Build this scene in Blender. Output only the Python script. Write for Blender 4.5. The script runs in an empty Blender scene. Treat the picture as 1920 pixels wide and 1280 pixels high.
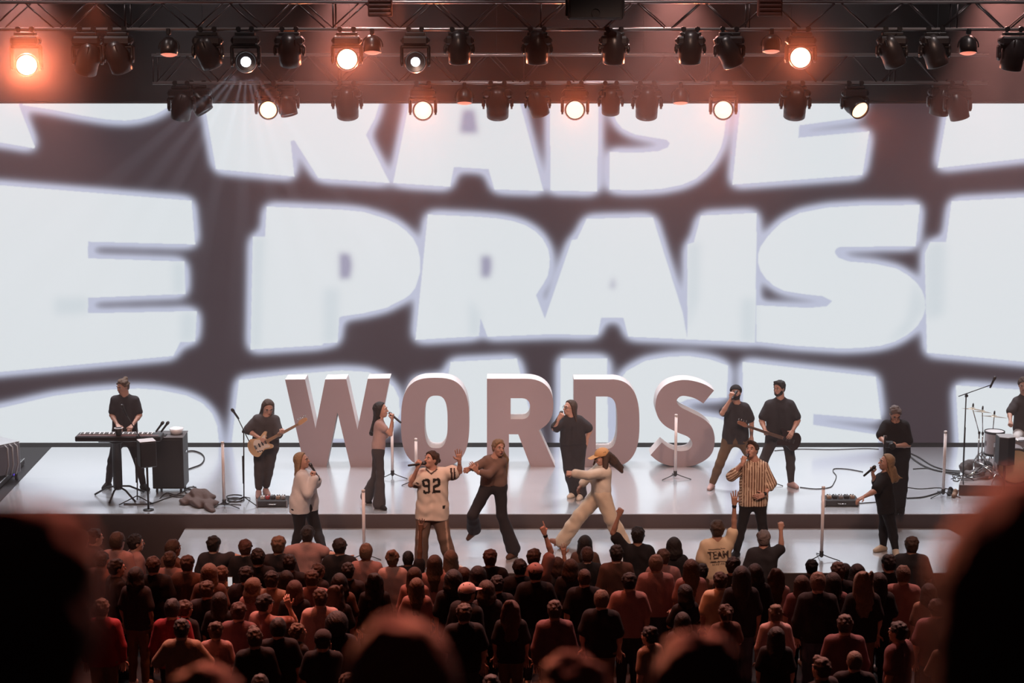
import bpy, math, random
import numpy as np
from mathutils import Vector, Matrix, Quaternion

# ------------------------------------------------------------------ camera, world, lights, exposure
sc = bpy.context.scene
COL = sc.collection
F, CX, CY, PITCH, HC = 3510.0, 960.0, 640.0, math.radians(10.0), 9.434
cam = bpy.data.cameras.new('camera')
cam.sensor_width = 36.0
cam.lens = F / 1920.0 * 36.0
cam.clip_end = 200
cam.dof.use_dof = True
cam.dof.focus_distance = 31.0
cam.dof.aperture_fstop = 1.75
camo = bpy.data.objects.new('camera', cam)
camo.location = (0, 0, HC)
camo.rotation_euler = (math.pi / 2 - PITCH, 0, 0)
COL.objects.link(camo)
sc.camera = camo
sc.view_settings.view_transform = 'Standard'
sc.view_settings.look = 'None'
sc.view_settings.gamma = 1
sc.view_settings.use_curve_mapping = False
sc.view_settings.exposure = 0.0
sc.cycles.use_denoising = True
sc.cycles.max_bounces = 5
sc.cycles.diffuse_bounces = 2
sc.cycles.glossy_bounces = 2
sc.cycles.volume_bounces = 0
sc.cycles.transmission_bounces = 2
sc.cycles.caustics_reflective = False
sc.cycles.caustics_refractive = False
sc.cycles.sample_clamp_indirect = 3.0
world = bpy.data.worlds.new('hall_dark')
world.use_nodes = True
sc.world = world
world.node_tree.nodes['Background'].inputs[0].default_value = (0.020, 0.0090, 0.0092, 1)
world.node_tree.nodes['Background'].inputs[1].default_value = 1.0


def spot(name, loc, target, power, size, color, blend=0.6, rad=0.15):
    l = bpy.data.lights.new(name, 'SPOT')
    l.energy = power
    l.spot_size = math.radians(size)
    l.spot_blend = blend
    l.color = color
    l.shadow_soft_size = rad
    o = bpy.data.objects.new(name, l)
    o.location = loc
    d = Vector(target) - Vector(loc)
    o.rotation_euler = d.to_track_quat('-Z', 'Y').to_euler()
    COL.objects.link(o)
    return o


# front-of-house wash lamps high behind the audience, out of the frame
WARM = (1.0, 0.64, 0.50)
for i, x in enumerate((-6.0, -2.0, 2.0, 6.0)):
    spot('front_wash.%03d' % i, (x, 18.5, 12.6), (x * .8, 31.2, 2.4), 2700, 37, WARM, 0.4, 0.3)
# overhead wash on the deck and the letters' upper edges, from above the second truss
for i, x in enumerate((-9.0, -5.4, -1.8, 1.8, 5.4, 9.0)):
    spot('top_wash.%03d' % i, (x, 34.2, 11.6), (x, 31.2, 1.3), 3900, 46, (0.93, 0.94, 1.0), 0.9, 1.1)
# added unseen spots that bring out highlights on the truss chords
for i, x in enumerate((-7.0, -2.4, 2.4, 7.0)):
    spot('truss_fill.%03d' % i, (x, 25.6, 13.3), (x, 28.8, 8.6), 520, 70, (1.0, 0.86, 0.84), 0.9, 0.05)
# added unseen red spots above the trusses, giving the audience rim light
for i, x in enumerate((-7.5, -2.5, 2.5, 7.5)):
    spot('rim_red.%03d' % i, (x, 29.6, 10.3), (x * 0.9, 22.0, 1.6), 5600, 52, (1.0, 0.46, 0.40), 0.9, 0.15)
spot('rim_red.010', (-2.6, 15.5, 10.9), (0.2, 2.9, 8.5), 2700, 30, (1.0, 0.20, 0.13), 0.9, 0.3)  # added pair of unseen spots, for a red rim on the nearest heads
spot('rim_red.011', (2.6, 15.5, 10.9), (-0.2, 2.9, 8.5), 2700, 30, (1.0, 0.20, 0.13), 0.9, 0.3)

CP, SP = math.cos(PITCH), math.sin(PITCH)


def ray(px, py):
    a, b = (px - CX), (CY - py)
    return np.array([a, F * CP + b * SP, -F * SP + b * CP])


def at(px, py, Y):
    d = ray(px, py)
    t = Y / d[1]
    return np.array([d[0] * t, Y, HC + d[2] * t])


def ground(px, py, z):
    d = ray(px, py)
    t = (z - HC) / d[2]
    return np.array([d[0] * t, d[1] * t, z])


def topix(x, y, z):
    dz = z - HC
    f = y * CP - dz * SP
    u = y * SP + dz * CP
    return CX + F * x / f, CY - F * u / f


ZM, ZL = 1.25, 1.005        # main stage, lower stage
YS = 35.2                   # LED wall
YF, YB = 30.0, 34.81        # main stage front and back edge
YL = 27.5                   # lower stage front edge

# ------------------------------------------------------------------ helpers
def mat(name, col, rough=0.6, metal=0.0, spec=0.5, emit=None, es=1.0, bump=0.0, bscale=40.0, var=0.0, vscale=12.0, coat=0.0):
    m = bpy.data.materials.get(name)
    if m:
        return m
    m = bpy.data.materials.new(name)
    m.use_nodes = True
    nt = m.node_tree
    b = nt.nodes['Principled BSDF']
    b.inputs['Base Color'].default_value = (*col, 1)
    b.inputs['Roughness'].default_value = rough
    b.inputs['Metallic'].default_value = metal
    b.inputs['Specular IOR Level'].default_value = spec
    if coat:
        b.inputs['Coat Weight'].default_value = coat
    if emit is not None:
        b.inputs['Emission Color'].default_value = (*emit, 1)
        b.inputs['Emission Strength'].default_value = es
    if bump > 0 or var > 0:
        tc = nt.nodes.new('ShaderNodeTexCoord')
        nz = nt.nodes.new('ShaderNodeTexNoise')
        nz.inputs['Detail'].default_value = 3
        nt.links.new(tc.outputs['Object'], nz.inputs['Vector'])
        if bump > 0:
            nz.inputs['Scale'].default_value = bscale
            bp = nt.nodes.new('ShaderNodeBump')
            bp.inputs['Strength'].default_value = bump
            bp.inputs['Distance'].default_value = 0.02
            nt.links.new(nz.outputs['Fac'], bp.inputs['Height'])
            nt.links.new(bp.outputs['Normal'], b.inputs['Normal'])
        if var > 0:
            n2 = nt.nodes.new('ShaderNodeTexNoise')
            n2.inputs['Scale'].default_value = vscale
            nt.links.new(tc.outputs['Object'], n2.inputs['Vector'])
            mr = nt.nodes.new('ShaderNodeMapRange')
            mr.inputs['To Min'].default_value = 1 - var
            mr.inputs['To Max'].default_value = 1 + var
            mx = nt.nodes.new('ShaderNodeVectorMath')
            mx.operation = 'SCALE'
            mx.inputs[0].default_value = col
            nt.links.new(n2.outputs['Fac'], mr.inputs['Value'])
            nt.links.new(mr.outputs['Result'], mx.inputs['Scale'])
            nt.links.new(mx.outputs['Vector'], b.inputs['Base Color'])
    return m


def srgb(r, g, b):
    f = lambda c: ((c / 255 + 0.055) / 1.055) ** 2.4 if c > 10 else c / 255 / 12.92
    return (f(r), f(g), f(b))


def mesh_from(V, Fc, smooth=True, name='mesh', mi=None):
    """V n x 3, Fc list/array of polygons (uniform array or list of lists)"""
    me = bpy.data.meshes.new(name)
    V = np.asarray(V, dtype=np.float32)
    if isinstance(Fc, np.ndarray):
        nf, k = Fc.shape
        loops = Fc.ravel().astype(np.int32)
        starts = np.arange(0, nf * k, k, dtype=np.int32)
        tot = np.full(nf, k, dtype=np.int32)
    else:
        tot = np.array([len(f) for f in Fc], dtype=np.int32)
        nf = len(tot)
        loops = np.concatenate([np.asarray(f, dtype=np.int32) for f in Fc])
        starts = np.concatenate([[0], np.cumsum(tot)[:-1]]).astype(np.int32)
    me.vertices.add(len(V))
    me.vertices.foreach_set('co', V.ravel())
    me.loops.add(len(loops))
    me.loops.foreach_set('vertex_index', loops)
    me.polygons.add(nf)
    me.polygons.foreach_set('loop_start', starts)
    me.polygons.foreach_set('loop_total', tot)
    me.polygons.foreach_set('use_smooth', np.full(nf, bool(smooth)) if not isinstance(smooth, np.ndarray) else smooth)
    if mi is not None:
        me.polygons.foreach_set('material_index', np.asarray(mi, dtype=np.int32))
    me.update(calc_edges=True)
    me.validate()
    return me


class MB:
    """collects shapes into one mesh"""
    def __init__(s):
        s.V, s.F, s.S, s.M, s.n = [], [], [], [], 0

    def add(s, V, Fc, smooth=False, m=0):
        V = np.asarray(V, float)
        s.V.append(V)
        for f in Fc:
            s.F.append([int(i) + s.n for i in f])
            s.S.append(smooth)
            s.M.append(m)
        s.n += len(V)
        return s

    def box(s, c, size, R=None, bev=0.0, m=0):
        hx, hy, hz = [v / 2 for v in size]
        c = np.asarray(c, float)
        if bev <= 0:
            V = np.array([[sx * hx, sy * hy, sz * hz] for sx in (-1, 1) for sy in (-1, 1) for sz in (-1, 1)])
            Fc = [(0, 1, 3, 2), (4, 6, 7, 5), (0, 4, 5, 1), (2, 3, 7, 6), (0, 2, 6, 4), (1, 5, 7, 3)]
        else:
            b = min(bev, hx * .9, hy * .9, hz * .9)
            V, idx = [], {}
            for sx in (-1, 1):
                for sy in (-1, 1):
                    for sz in (-1, 1):
                        for a in range(3):
                            p = [sx * (hx - b), sy * (hy - b), sz * (hz - b)]
                            p[a] += (sx, sy, sz)[a] * b
                            idx[(sx, sy, sz, a)] = len(V)
                            V.append(p)
            V = np.array(V)
            Fc = []
            for a in range(3):
                o1, o2 = [(1, 2), (0, 2), (0, 1)][a]
                for sg in (-1, 1):
                    q = []
                    for (u, v) in ((-1, -1), (1, -1), (1, 1), (-1, 1)):
                        k = [0, 0, 0]
                        k[a], k[o1], k[o2] = sg, u, v
                        q.append(idx[(*k, a)])
                    Fc.append(q)
            for a in range(3):
                o1, o2 = [(1, 2), (0, 2), (0, 1)][a]
                for u in (-1, 1):
                    for v in (-1, 1):
                        q = []
                        for (sg, ax) in ((-1, o1), (1, o1), (1, o2), (-1, o2)):
                            k = [0, 0, 0]
                            k[a], k[o1], k[o2] = sg, u, v
                            q.append(idx[(*k, ax)])
                        Fc.append(q)
            for sx in (-1, 1):
                for sy in (-1, 1):
                    for sz in (-1, 1):
                        Fc.append([idx[(sx, sy, sz, a)] for a in range(3)])
            out = []
            for f in Fc:                                  # face outwards
                P = V[f]
                nrm = np.cross(P[1] - P[0], P[2] - P[0])
                out.append(f if np.dot(nrm, P.mean(0)) > 0 else f[::-1])
            Fc = out
        if R is not None:
            V = V @ np.array(R).T
        return s.add(V + c, Fc, False, m)

    def tube(s, P, r, n=8, closed=False, caps=True, m=0, smooth=True):
        P = np.asarray(P, float)
        r = np.broadcast_to(np.asarray(r, float), (len(P),))
        N = len(P)
        T = np.zeros_like(P)
        for i in range(N):
            a = P[(i - 1) % N] if (closed or i > 0) else P[i]
            b = P[(i + 1) % N] if (closed or i < N - 1) else P[i]
            T[i] = (b - a) / (np.linalg.norm(b - a) + 1e-9)
        u = np.cross(T[0], [0, 0, 1.0])
        if np.linalg.norm(u) < 1e-3:
            u = np.cross(T[0], [1.0, 0, 0])
        u /= np.linalg.norm(u)
        V = []
        for i in range(N):
            u = u - T[i] * np.dot(u, T[i])
            u /= (np.linalg.norm(u) + 1e-9)
            w = np.cross(T[i], u)
            for k in range(n):
                a = 2 * math.pi * k / n
                V.append(P[i] + r[i] * (math.cos(a) * u + math.sin(a) * w))
        Fc = []
        for i in range(N if closed else N - 1):
            j = (i + 1) % N
            for k in range(n):
                l = (k + 1) % n
                Fc.append((i * n + k, i * n + l, j * n + l, j * n + k))
        s.add(V, Fc, smooth, m)
        if caps and not closed:
            b = s.n - N * n
            s.F.append([b + k for k in range(n)][::-1]); s.S.append(False); s.M.append(m)
            s.F.append([b + (N - 1) * n + k for k in range(n)]); s.S.append(False); s.M.append(m)
        return s

    def lathe(s, prof, o=(0, 0, 0), axis=(0, 0, 1), n=20, m=0, smooth=True, sx=1.0):
        """prof: list of (radius, height) along axis from o"""
        o = np.asarray(o, float)
        ax = np.asarray(axis, float); ax /= np.linalg.norm(ax)
        u = np.cross(ax, [0, 0, 1.0])
        if np.linalg.norm(u) < 1e-3:
            u = np.array([1.0, 0, 0])
        u /= np.linalg.norm(u)
        w = np.cross(ax, u)
        V, Fc = [], []
        for (r, h) in prof:
            for k in range(n):
                a = 2 * math.pi * k / n
                V.append(o + ax * h + max(r, 1e-4) * (sx * math.cos(a) * u + math.sin(a) * w))
        for i in range(len(prof) - 1):
            for k in range(n):
                l = (k + 1) % n
                Fc.append((i * n + k, i * n + l, (i + 1) * n + l, (i + 1) * n + k))
        return s.add(V, Fc, smooth, m)

    def ball(s, c, r, n=10, m=0):
        r = np.broadcast_to(np.asarray(r, float), (3,))
        V, Fc = [], []
        k2 = n * 2
        for i in range(n + 1):
            t = math.pi * i / n
            for k in range(k2):
                a = 2 * math.pi * k / k2
                V.append(np.asarray(c) + r * np.array([math.sin(t) * math.cos(a), math.sin(t) * math.sin(a), math.cos(t)]))
        for i in range(n):
            for k in range(k2):
                l = (k + 1) % k2
                Fc.append((i * k2 + k, (i + 1) * k2 + k, (i + 1) * k2 + l, i * k2 + l))
        return s.add(V, Fc, True, m)

    def prism(s, poly, h0, h1, frame=None, m=0):
        """poly: 2D outline (x,z) extruded along y from h0 to h1 (or in frame o,ex,ez,ey)"""
        n = len(poly)
        if frame is None:
            o, ex, ez, ey = np.zeros(3), np.array([1., 0, 0]), np.array([0, 0, 1.]), np.array([0, 1., 0])
        else:
            o, ex, ez, ey = [np.asarray(v, float) for v in frame]
        V = [o + ex * p[0] + ez * p[1] + ey * h0 for p in poly] + [o + ex * p[0] + ez * p[1] + ey * h1 for p in poly]
        Fc = [list(range(n))[::-1], [n + i for i in range(n)]]
        for i in range(n):
            j = (i + 1) % n
            Fc.append((i, j, n + j, n + i))
        return s.add(V, Fc, False, m)

    def mesh(s, name='mesh'):
        return mesh_from(np.concatenate(s.V), s.F, np.array(s.S, bool), name, s.M)

    def build(s, name, mats, parent=None, origin=None):
        me = s.mesh(name)
        return link(name, me, mats, parent, origin)


def link(name, me, mats, parent=None, origin=None):
    """link a mesh whose vertices are in world space (or parent space); origin moves the object's origin there"""
    if not isinstance(mats, (list, tuple)):
        mats = [mats]
    if len(me.materials) == 0:
        for m in mats:
            me.materials.append(m)
    o = bpy.data.objects.new(name, me)
    COL.objects.link(o)
    if origin is not None:
        me.transform(Matrix.Translation(-Vector(origin)))
        o.location = origin
    if parent is not None:
        o.parent = parent
        if origin is not None or True:
            # children keep world-space vertices: cancel the parent's location
            o.matrix_parent_inverse = Matrix.Identity(4)
    return o


def tag(o, label=None, cat=None, group=None, kind=None):
    if label: o['label'] = label
    if cat: o['category'] = cat
    if group: o['group'] = group
    if kind: o['kind'] = kind
    return o


def thing(name, label, cat, loc=(0, 0, 0), rz=0.0, group=None):
    o = bpy.data.objects.new(name, None)
    o.empty_display_size = 0.1
    COL.objects.link(o)
    o.location = loc
    o.rotation_euler = (0, 0, rz)
    return tag(o, label, cat, group)


def part(mb, name, mats, root):
    """part whose vertices are given in the root's LOCAL space"""
    me = mb.mesh(name)
    o = link(name, me, mats)
    o.parent = root
    return o


def wpart(mb, name, mats, root, off=None):
    """part whose vertices are given in world space; root is an unrotated Empty (off: location of a parent chain)"""
    me = mb.mesh(name)
    l = Vector(root.location) if off is None else Vector(off)
    me.transform(Matrix.Translation(-l))
    o = link(name, me, mats)
    o.parent = root
    return o


def copy_tree(o, parent=None):
    c = o.copy()
    COL.objects.link(c)
    if parent is not None:
        c.parent = parent
    for ch in list(o.children):
        copy_tree(ch, c)
    return c


def rotm(ax, deg):
    return np.array(Matrix.Rotation(math.radians(deg), 3, ax))


def nrm(v):
    v = np.asarray(v, float)
    return v / (np.linalg.norm(v) + 1e-12)


BLACK = mat('matte black metal', (0.012, 0.011, 0.012), 0.45, 0.0, 0.5)
BLACKP = mat('black plastic', (0.016, 0.014, 0.015), 0.55)
CHORD = mat('highlit chord aluminium', (0.42, 0.38, 0.38), 0.28, 0.6)  # paler than the braces: the chords' highlight lines put into the colour
STEEL = mat('truss aluminium', (0.085, 0.075, 0.077), 0.36, 0.85)
CHROME = mat('chrome', (0.7, 0.7, 0.7), 0.18, 1.0)
RUBBER = mat('black rubber cable', (0.012, 0.011, 0.011), 0.6)
# ------------------------------------------------------------------ figures: smooth distance fields turned into one continuous surface
def surfnet(v, org, h):
    """surface nets of grid v (negative inside): verts, quads"""
    nx, ny, nz = v.shape
    s = v < 0
    c = s[:-1, :-1, :-1].astype(np.int8)
    tot = np.zeros((nx - 1, ny - 1, nz - 1), np.int8)
    for i in (0, 1):
        for j in (0, 1):
            for k in (0, 1):
                tot += s[i:nx - 1 + i, j:ny - 1 + j, k:nz - 1 + k]
    act = np.argwhere((tot > 0) & (tot < 8))
    if len(act) == 0:
        return np.zeros((0, 3)), np.zeros((0, 4), int)
    ids = np.full(tot.shape, -1, np.int32)
    ids[act[:, 0], act[:, 1], act[:, 2]] = np.arange(len(act))
    cor = [(i, j, k) for i in (0, 1) for j in (0, 1) for k in (0, 1)]
    cv = {c_: v[act[:, 0] + c_[0], act[:, 1] + c_[1], act[:, 2] + c_[2]] for c_ in cor}
    acc = np.zeros((len(act), 3)); cnt = np.zeros(len(act))
    for a in cor:
        for ax in range(3):
            if a[ax] == 1:
                continue
            b = list(a); b[ax] = 1; b = tuple(b)
            va, vb = cv[a], cv[b]
            m = (va < 0) != (vb < 0)
            t = np.where(m, va / np.where(np.abs(va - vb) < 1e-12, 1e-12, va - vb), 0)
            p = np.empty((len(act), 3)); p[:] = a
            p[:, ax] += t
            acc[m] += p[m]; cnt[m] += 1
    V = (acc / cnt[:, None] + act) * h + org
    Q = []
    for ax in range(3):
        o1, o2 = [(1, 2), (2, 0), (0, 1)][ax]
        sl0 = [slice(None)] * 3; sl1 = [slice(None)] * 3
        sl0[ax] = slice(0, -1); sl1[ax] = slice(1, None)
        e0, e1 = s[tuple(sl0)], s[tuple(sl1)]
        ed = np.argwhere(e0 != e1)
        if len(ed) == 0:
            continue
        lim = [nx, ny, nz]
        ok = (ed[:, o1] >= 1) & (ed[:, o2] >= 1) & (ed[:, o1] < lim[o1] - 1) & (ed[:, o2] < lim[o2] - 1)
        ed = ed[ok]
        neg = e0[ed[:, 0], ed[:, 1], ed[:, 2]]
        q = []
        for (d1, d2) in ((-1, -1), (0, -1), (0, 0), (-1, 0)):
            e = ed.copy(); e[:, o1] += d1; e[:, o2] += d2
            q.append(ids[e[:, 0], e[:, 1], e[:, 2]])
        q = np.stack(q, 1)
        q[~neg] = q[~neg][:, ::-1]
        Q.append(q)
    Q = np.concatenate(Q)
    return V, Q[(Q >= 0).all(1)]


class Field:
    """list of primitives blended by smooth minimum; cuts are applied at the end"""
    def __init__(s):
        s.p, s.cuts, s.wr = [], [], None

    def cap(s, a, b, ra, rb=None, k=0.03, sq=None):
        s.p.append(('c', np.asarray(a, float), np.asarray(b, float), ra, ra if rb is None else rb, k, sq)); return s

    def ell(s, c, r, R=None, k=0.03):
        s.p.append(('e', np.asarray(c, float), np.asarray(r, float), R, None, k, None)); return s

    def cut(s, p, n):
        """keep the side where (x-p).n < 0"""
        s.cuts.append((np.asarray(p, float), nrm(n), None)); return s

    def hole(s, c, r):
        s.cuts.append((np.asarray(c, float), None, r)); return s

    def bounds(s, pad):
        lo, hi = np.full(3, 1e9), np.full(3, -1e9)
        for q in s.p:
            l, h = s._bb(q)
            lo = np.minimum(lo, l); hi = np.maximum(hi, h)
        return lo - pad, hi + pad

    def _bb(s, q):
        if q[0] == 'c':
            r = max(q[3], q[4])
            return np.minimum(q[1], q[2]) - r, np.maximum(q[1], q[2]) + r
        r = max(q[2])
        return q[1] - r, q[1] + r

    def mesh(s, h):
        lo, hi = s.bounds(h * 2.5 + 0.012)
        n = np.ceil((hi - lo) / h).astype(int) + 1
        G = np.full(n, 1.0, np.float32)
        ax = [lo[i] + h * np.arange(n[i]) for i in range(3)]
        for q in s.p:
            k = q[5]
            l, u = s._bb(q)
            i0 = np.maximum(0, np.floor((l - k - 2 * h - 0.012 - lo) / h).astype(int))
            i1 = np.minimum(n, np.ceil((u + k + 2 * h + 0.012 - lo) / h).astype(int) + 1)
            X = ax[0][i0[0]:i1[0]][:, None, None]; Y = ax[1][i0[1]:i1[1]][None, :, None]; Z = ax[2][i0[2]:i1[2]][None, None, :]
            if q[0] == 'c':
                a, b = q[1], q[2]
                ba = b - a
                L = max(float(ba @ ba), 1e-9)
                px, py, pz = X - a[0], Y - a[1], Z - a[2]
                t = np.clip((px * ba[0] + py * ba[1] + pz * ba[2]) / L, 0, 1)
                dx, dy, dz = px - t * ba[0], py - t * ba[1], pz - t * ba[2]
                if q[6] is not None:             # flattened along a direction
                    nv, f = q[6]
                    w = dx * nv[0] + dy * nv[1] + dz * nv[2]
                    d2 = dx * dx + dy * dy + dz * dz + (f * f - 1) * w * w
                else:
                    d2 = dx * dx + dy * dy + dz * dz
                d = np.sqrt(d2) - (q[3] + (q[4] - q[3]) * t)
            else:
                px, py, pz = X - q[1][0], Y - q[1][1], Z - q[1][2]
                r = q[2]
                if q[3] is not None:
                    R = q[3]
                    px, py, pz = [px * R[0][i] + py * R[1][i] + pz * R[2][i] for i in range(3)]
                d = (np.sqrt((px / r[0]) ** 2 + (py / r[1]) ** 2 + (pz / r[2]) ** 2) - 1) * min(r)
            sub = G[i0[0]:i1[0], i0[1]:i1[1], i0[2]:i1[2]]
            if k > 0:
                hh = np.maximum(k - np.abs(sub - d), 0) / k
                G[i0[0]:i1[0], i0[1]:i1[1], i0[2]:i1[2]] = np.minimum(sub, d) - hh * hh * k * 0.25
            else:
                G[i0[0]:i1[0], i0[1]:i1[1], i0[2]:i1[2]] = np.minimum(sub, d)
        X, Y, Z = ax[0][:, None, None], ax[1][None, :, None], ax[2][None, None, :]
        if s.wr is not None:
            A, fr, ph = s.wr
            w1 = fr * (0.35 * X - 0.30 * Y + 0.95 * Z) + ph + 1.9 * np.sin(fr * .42 * (0.9 * X + 0.5 * Y - .2 * Z) + 2 * ph)
            w2 = fr * 1.25 * (0.95 * X + 0.45 * Y + 0.30 * Z) + 3 * ph + 1.6 * np.sin(fr * .37 * (0.2 * X + 0.3 * Y + 1.1 * Z) + ph)
            G += (A * (np.sin(w1) * (.6 + .4 * np.sin(.31 * w2)) + .7 * np.sin(w2) * (.5 + .5 * np.sin(.23 * w1)))).astype(np.float32)
        for (p, nn, r) in s.cuts:
            if nn is not None:
                d = (X - p[0]) * nn[0] + (Y - p[1]) * nn[1] + (Z - p[2]) * nn[2]
            else:
                d = r - np.sqrt((X - p[0]) ** 2 + (Y - p[1]) ** 2 + (Z - p[2]) ** 2)
            G = np.maximum(G, d)
        return surfnet(G, lo, h)


def lerp(a, b, t):
    return np.asarray(a, float) * (1 - t) + np.asarray(b, float) * t


def hand_field(w, d, n, pose='fist', side=1, sc_=1.0):
    """w wrist point, d hand direction, n palm normal (out of the palm), side +1: thumb on +cross(d,n)"""
    d = nrm(d); n = nrm(np.asarray(n, float) - d * np.dot(n, d)); s = np.cross(d, n) * side
    f = Field()
    S = sc_
    f.cap(w - d * 0.03 * S, w + d * 0.015 * S, 0.026 * S, 0.026 * S, k=0.01, sq=(n, 1.35))
    for t in (-0.024, 0.0, 0.024):
        f.cap(w + d * 0.02 * S + s * t * 0.7 * S, w + d * 0.085 * S + s * t * S, 0.016 * S, 0.015 * S, k=0.012)
    curl = {'fist': (70, 85, 60), 'grip': (55, 70, 45), 'relaxed': (18, 28, 22), 'open': (2, 5, 4), 'point': (75, 85, 60)}[pose]
    L = [(0.030, 0.036, 0.024, 0.020), (0.011, 0.041, 0.027, 0.021), (-0.009, 0.038, 0.025, 0.020), (-0.028, 0.029, 0.019, 0.017)]
    spread = {'open': 9, 'relaxed': 3}.get(pose, 0)
    for i, (off, a, b, c) in enumerate(L):
        base = w + (d * (0.088 - abs(i - 1) * 0.004) + s * off) * S
        ang = 0.0
        cc = curl if not (pose == 'point' and i == 0) else (2, 4, 3)
        side_dir = nrm(d + s * math.tan(math.radians(spread * (1.3 - i))))
        p = base
        for ln, cu, r in ((a, cc[0], 0.0092), (b, cc[1], 0.0085), (c, cc[2], 0.0076)):
            ang += math.radians(cu)
            q = p + (side_dir * math.cos(ang) + n * math.sin(ang)) * ln * S
            f.cap(p, q, r * S, r * 0.94 * S, k=0.004)
            p = q
    tb = w + (d * 0.028 + s * 0.028 + n * 0.006) * S
    if pose in ('open', 'relaxed'):
        t1 = tb + (d * 0.55 + s * 0.75 + n * 0.15) * 0.042 * S
        t2 = t1 + (d * 0.85 + s * 0.4 + n * 0.2) * 0.032 * S
    else:
        t1 = tb + (d * 0.62 + s * 0.35 + n * 0.62) * 0.042 * S
        t2 = t1 + (d * 0.35 - s * 0.45 + n * 0.65) * 0.032 * S
    f.cap(tb - s * 0.012 * S, t1, 0.0135 * S, 0.0105 * S, k=0.012)
    f.cap(t1, t2, 0.0105 * S, 0.0088 * S, k=0.004)
    return f


def head_frame(hf, hu):
    u = nrm(hu)
    f = nrm(np.asarray(hf, float) - u * np.dot(hf, u))
    r = np.cross(f, u)
    return f, u, r


def head_field(hc, f, u, r, nb, S=1.0, female=False, beard=False):
    R = np.stack([r, f, u])                        # rows: local axes
    P = lambda a, b, c: hc + (r * a + f * b + u * c) * S
    H = Field()
    Rl = [[R[0][0], R[1][0], R[2][0]], [R[0][1], R[1][1], R[2][1]], [R[0][2], R[1][2], R[2][2]]]
    Rm = np.array(Rl)
    H.ell(P(0, -0.008, 0.030), np.array([0.074, 0.094, 0.086]) * S, Rm, k=0.02)
    H.ell(P(0, 0.022, -0.030), np.array([0.062, 0.070, 0.075]) * S, Rm, k=0.03)
    H.ell(P(0, 0.050, -0.082), np.array([0.034 if female else 0.040, 0.034, 0.026]) * S, Rm, k=0.03)    # chin
    H.cap(P(0, 0.088, 0.018), P(0, 0.110, -0.020), 0.008 * S, 0.013 * S, k=0.012)                       # nose
    for e in (-1, 1):
        H.cap(P(0.014 * e, 0.091, 0.034), P(0.046 * e, 0.078, 0.034), 0.009 * S, 0.007 * S, k=0.01)     # brow
        H.ell(P(0.034 * e, 0.066, -0.022), np.array([0.022, 0.016, 0.018]) * S, Rm, k=0.02)              # cheek
        H.ell(P(0.074 * e, -0.006, 0.002), np.array([0.010, 0.020, 0.031]) * S, Rm, k=0.006)             # ear
    H.cap(P(-0.016, 0.088, -0.054), P(0.016, 0.088, -0.054), 0.009 * S, k=0.012)                         # lips base
    nk = P(0, -0.022, -0.045)
    H.cap(nk, nb, 0.050 * S if female else 0.058 * S, 0.056 * S if female else 0.066 * S, k=0.03)
    return H, P


def ellip_patch(c, ax, rr, n=6):
    """small ellipsoid as verts/quads in axes ax (3x3 rows)"""
    V, Q = [], []
    k2 = 2 * n
    for i in range(n + 1):
        t = math.pi * i / n
        for k in range(k2):
            a = 2 * math.pi * k / k2
            l = (rr[0] * math.sin(t) * math.cos(a), rr[1] * math.sin(t) * math.sin(a), rr[2] * math.cos(t))
            V.append(c + ax[0] * l[0] + ax[1] * l[1] + ax[2] * l[2])
    for i in range(n):
        for k in range(k2):
            l = (k + 1) % k2
            Q.append((i * k2 + k, (i + 1) * k2 + k, (i + 1) * k2 + l, i * k2 + l))
    return np.array(V), np.array(Q)


class Parts(dict):
    pass


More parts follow.
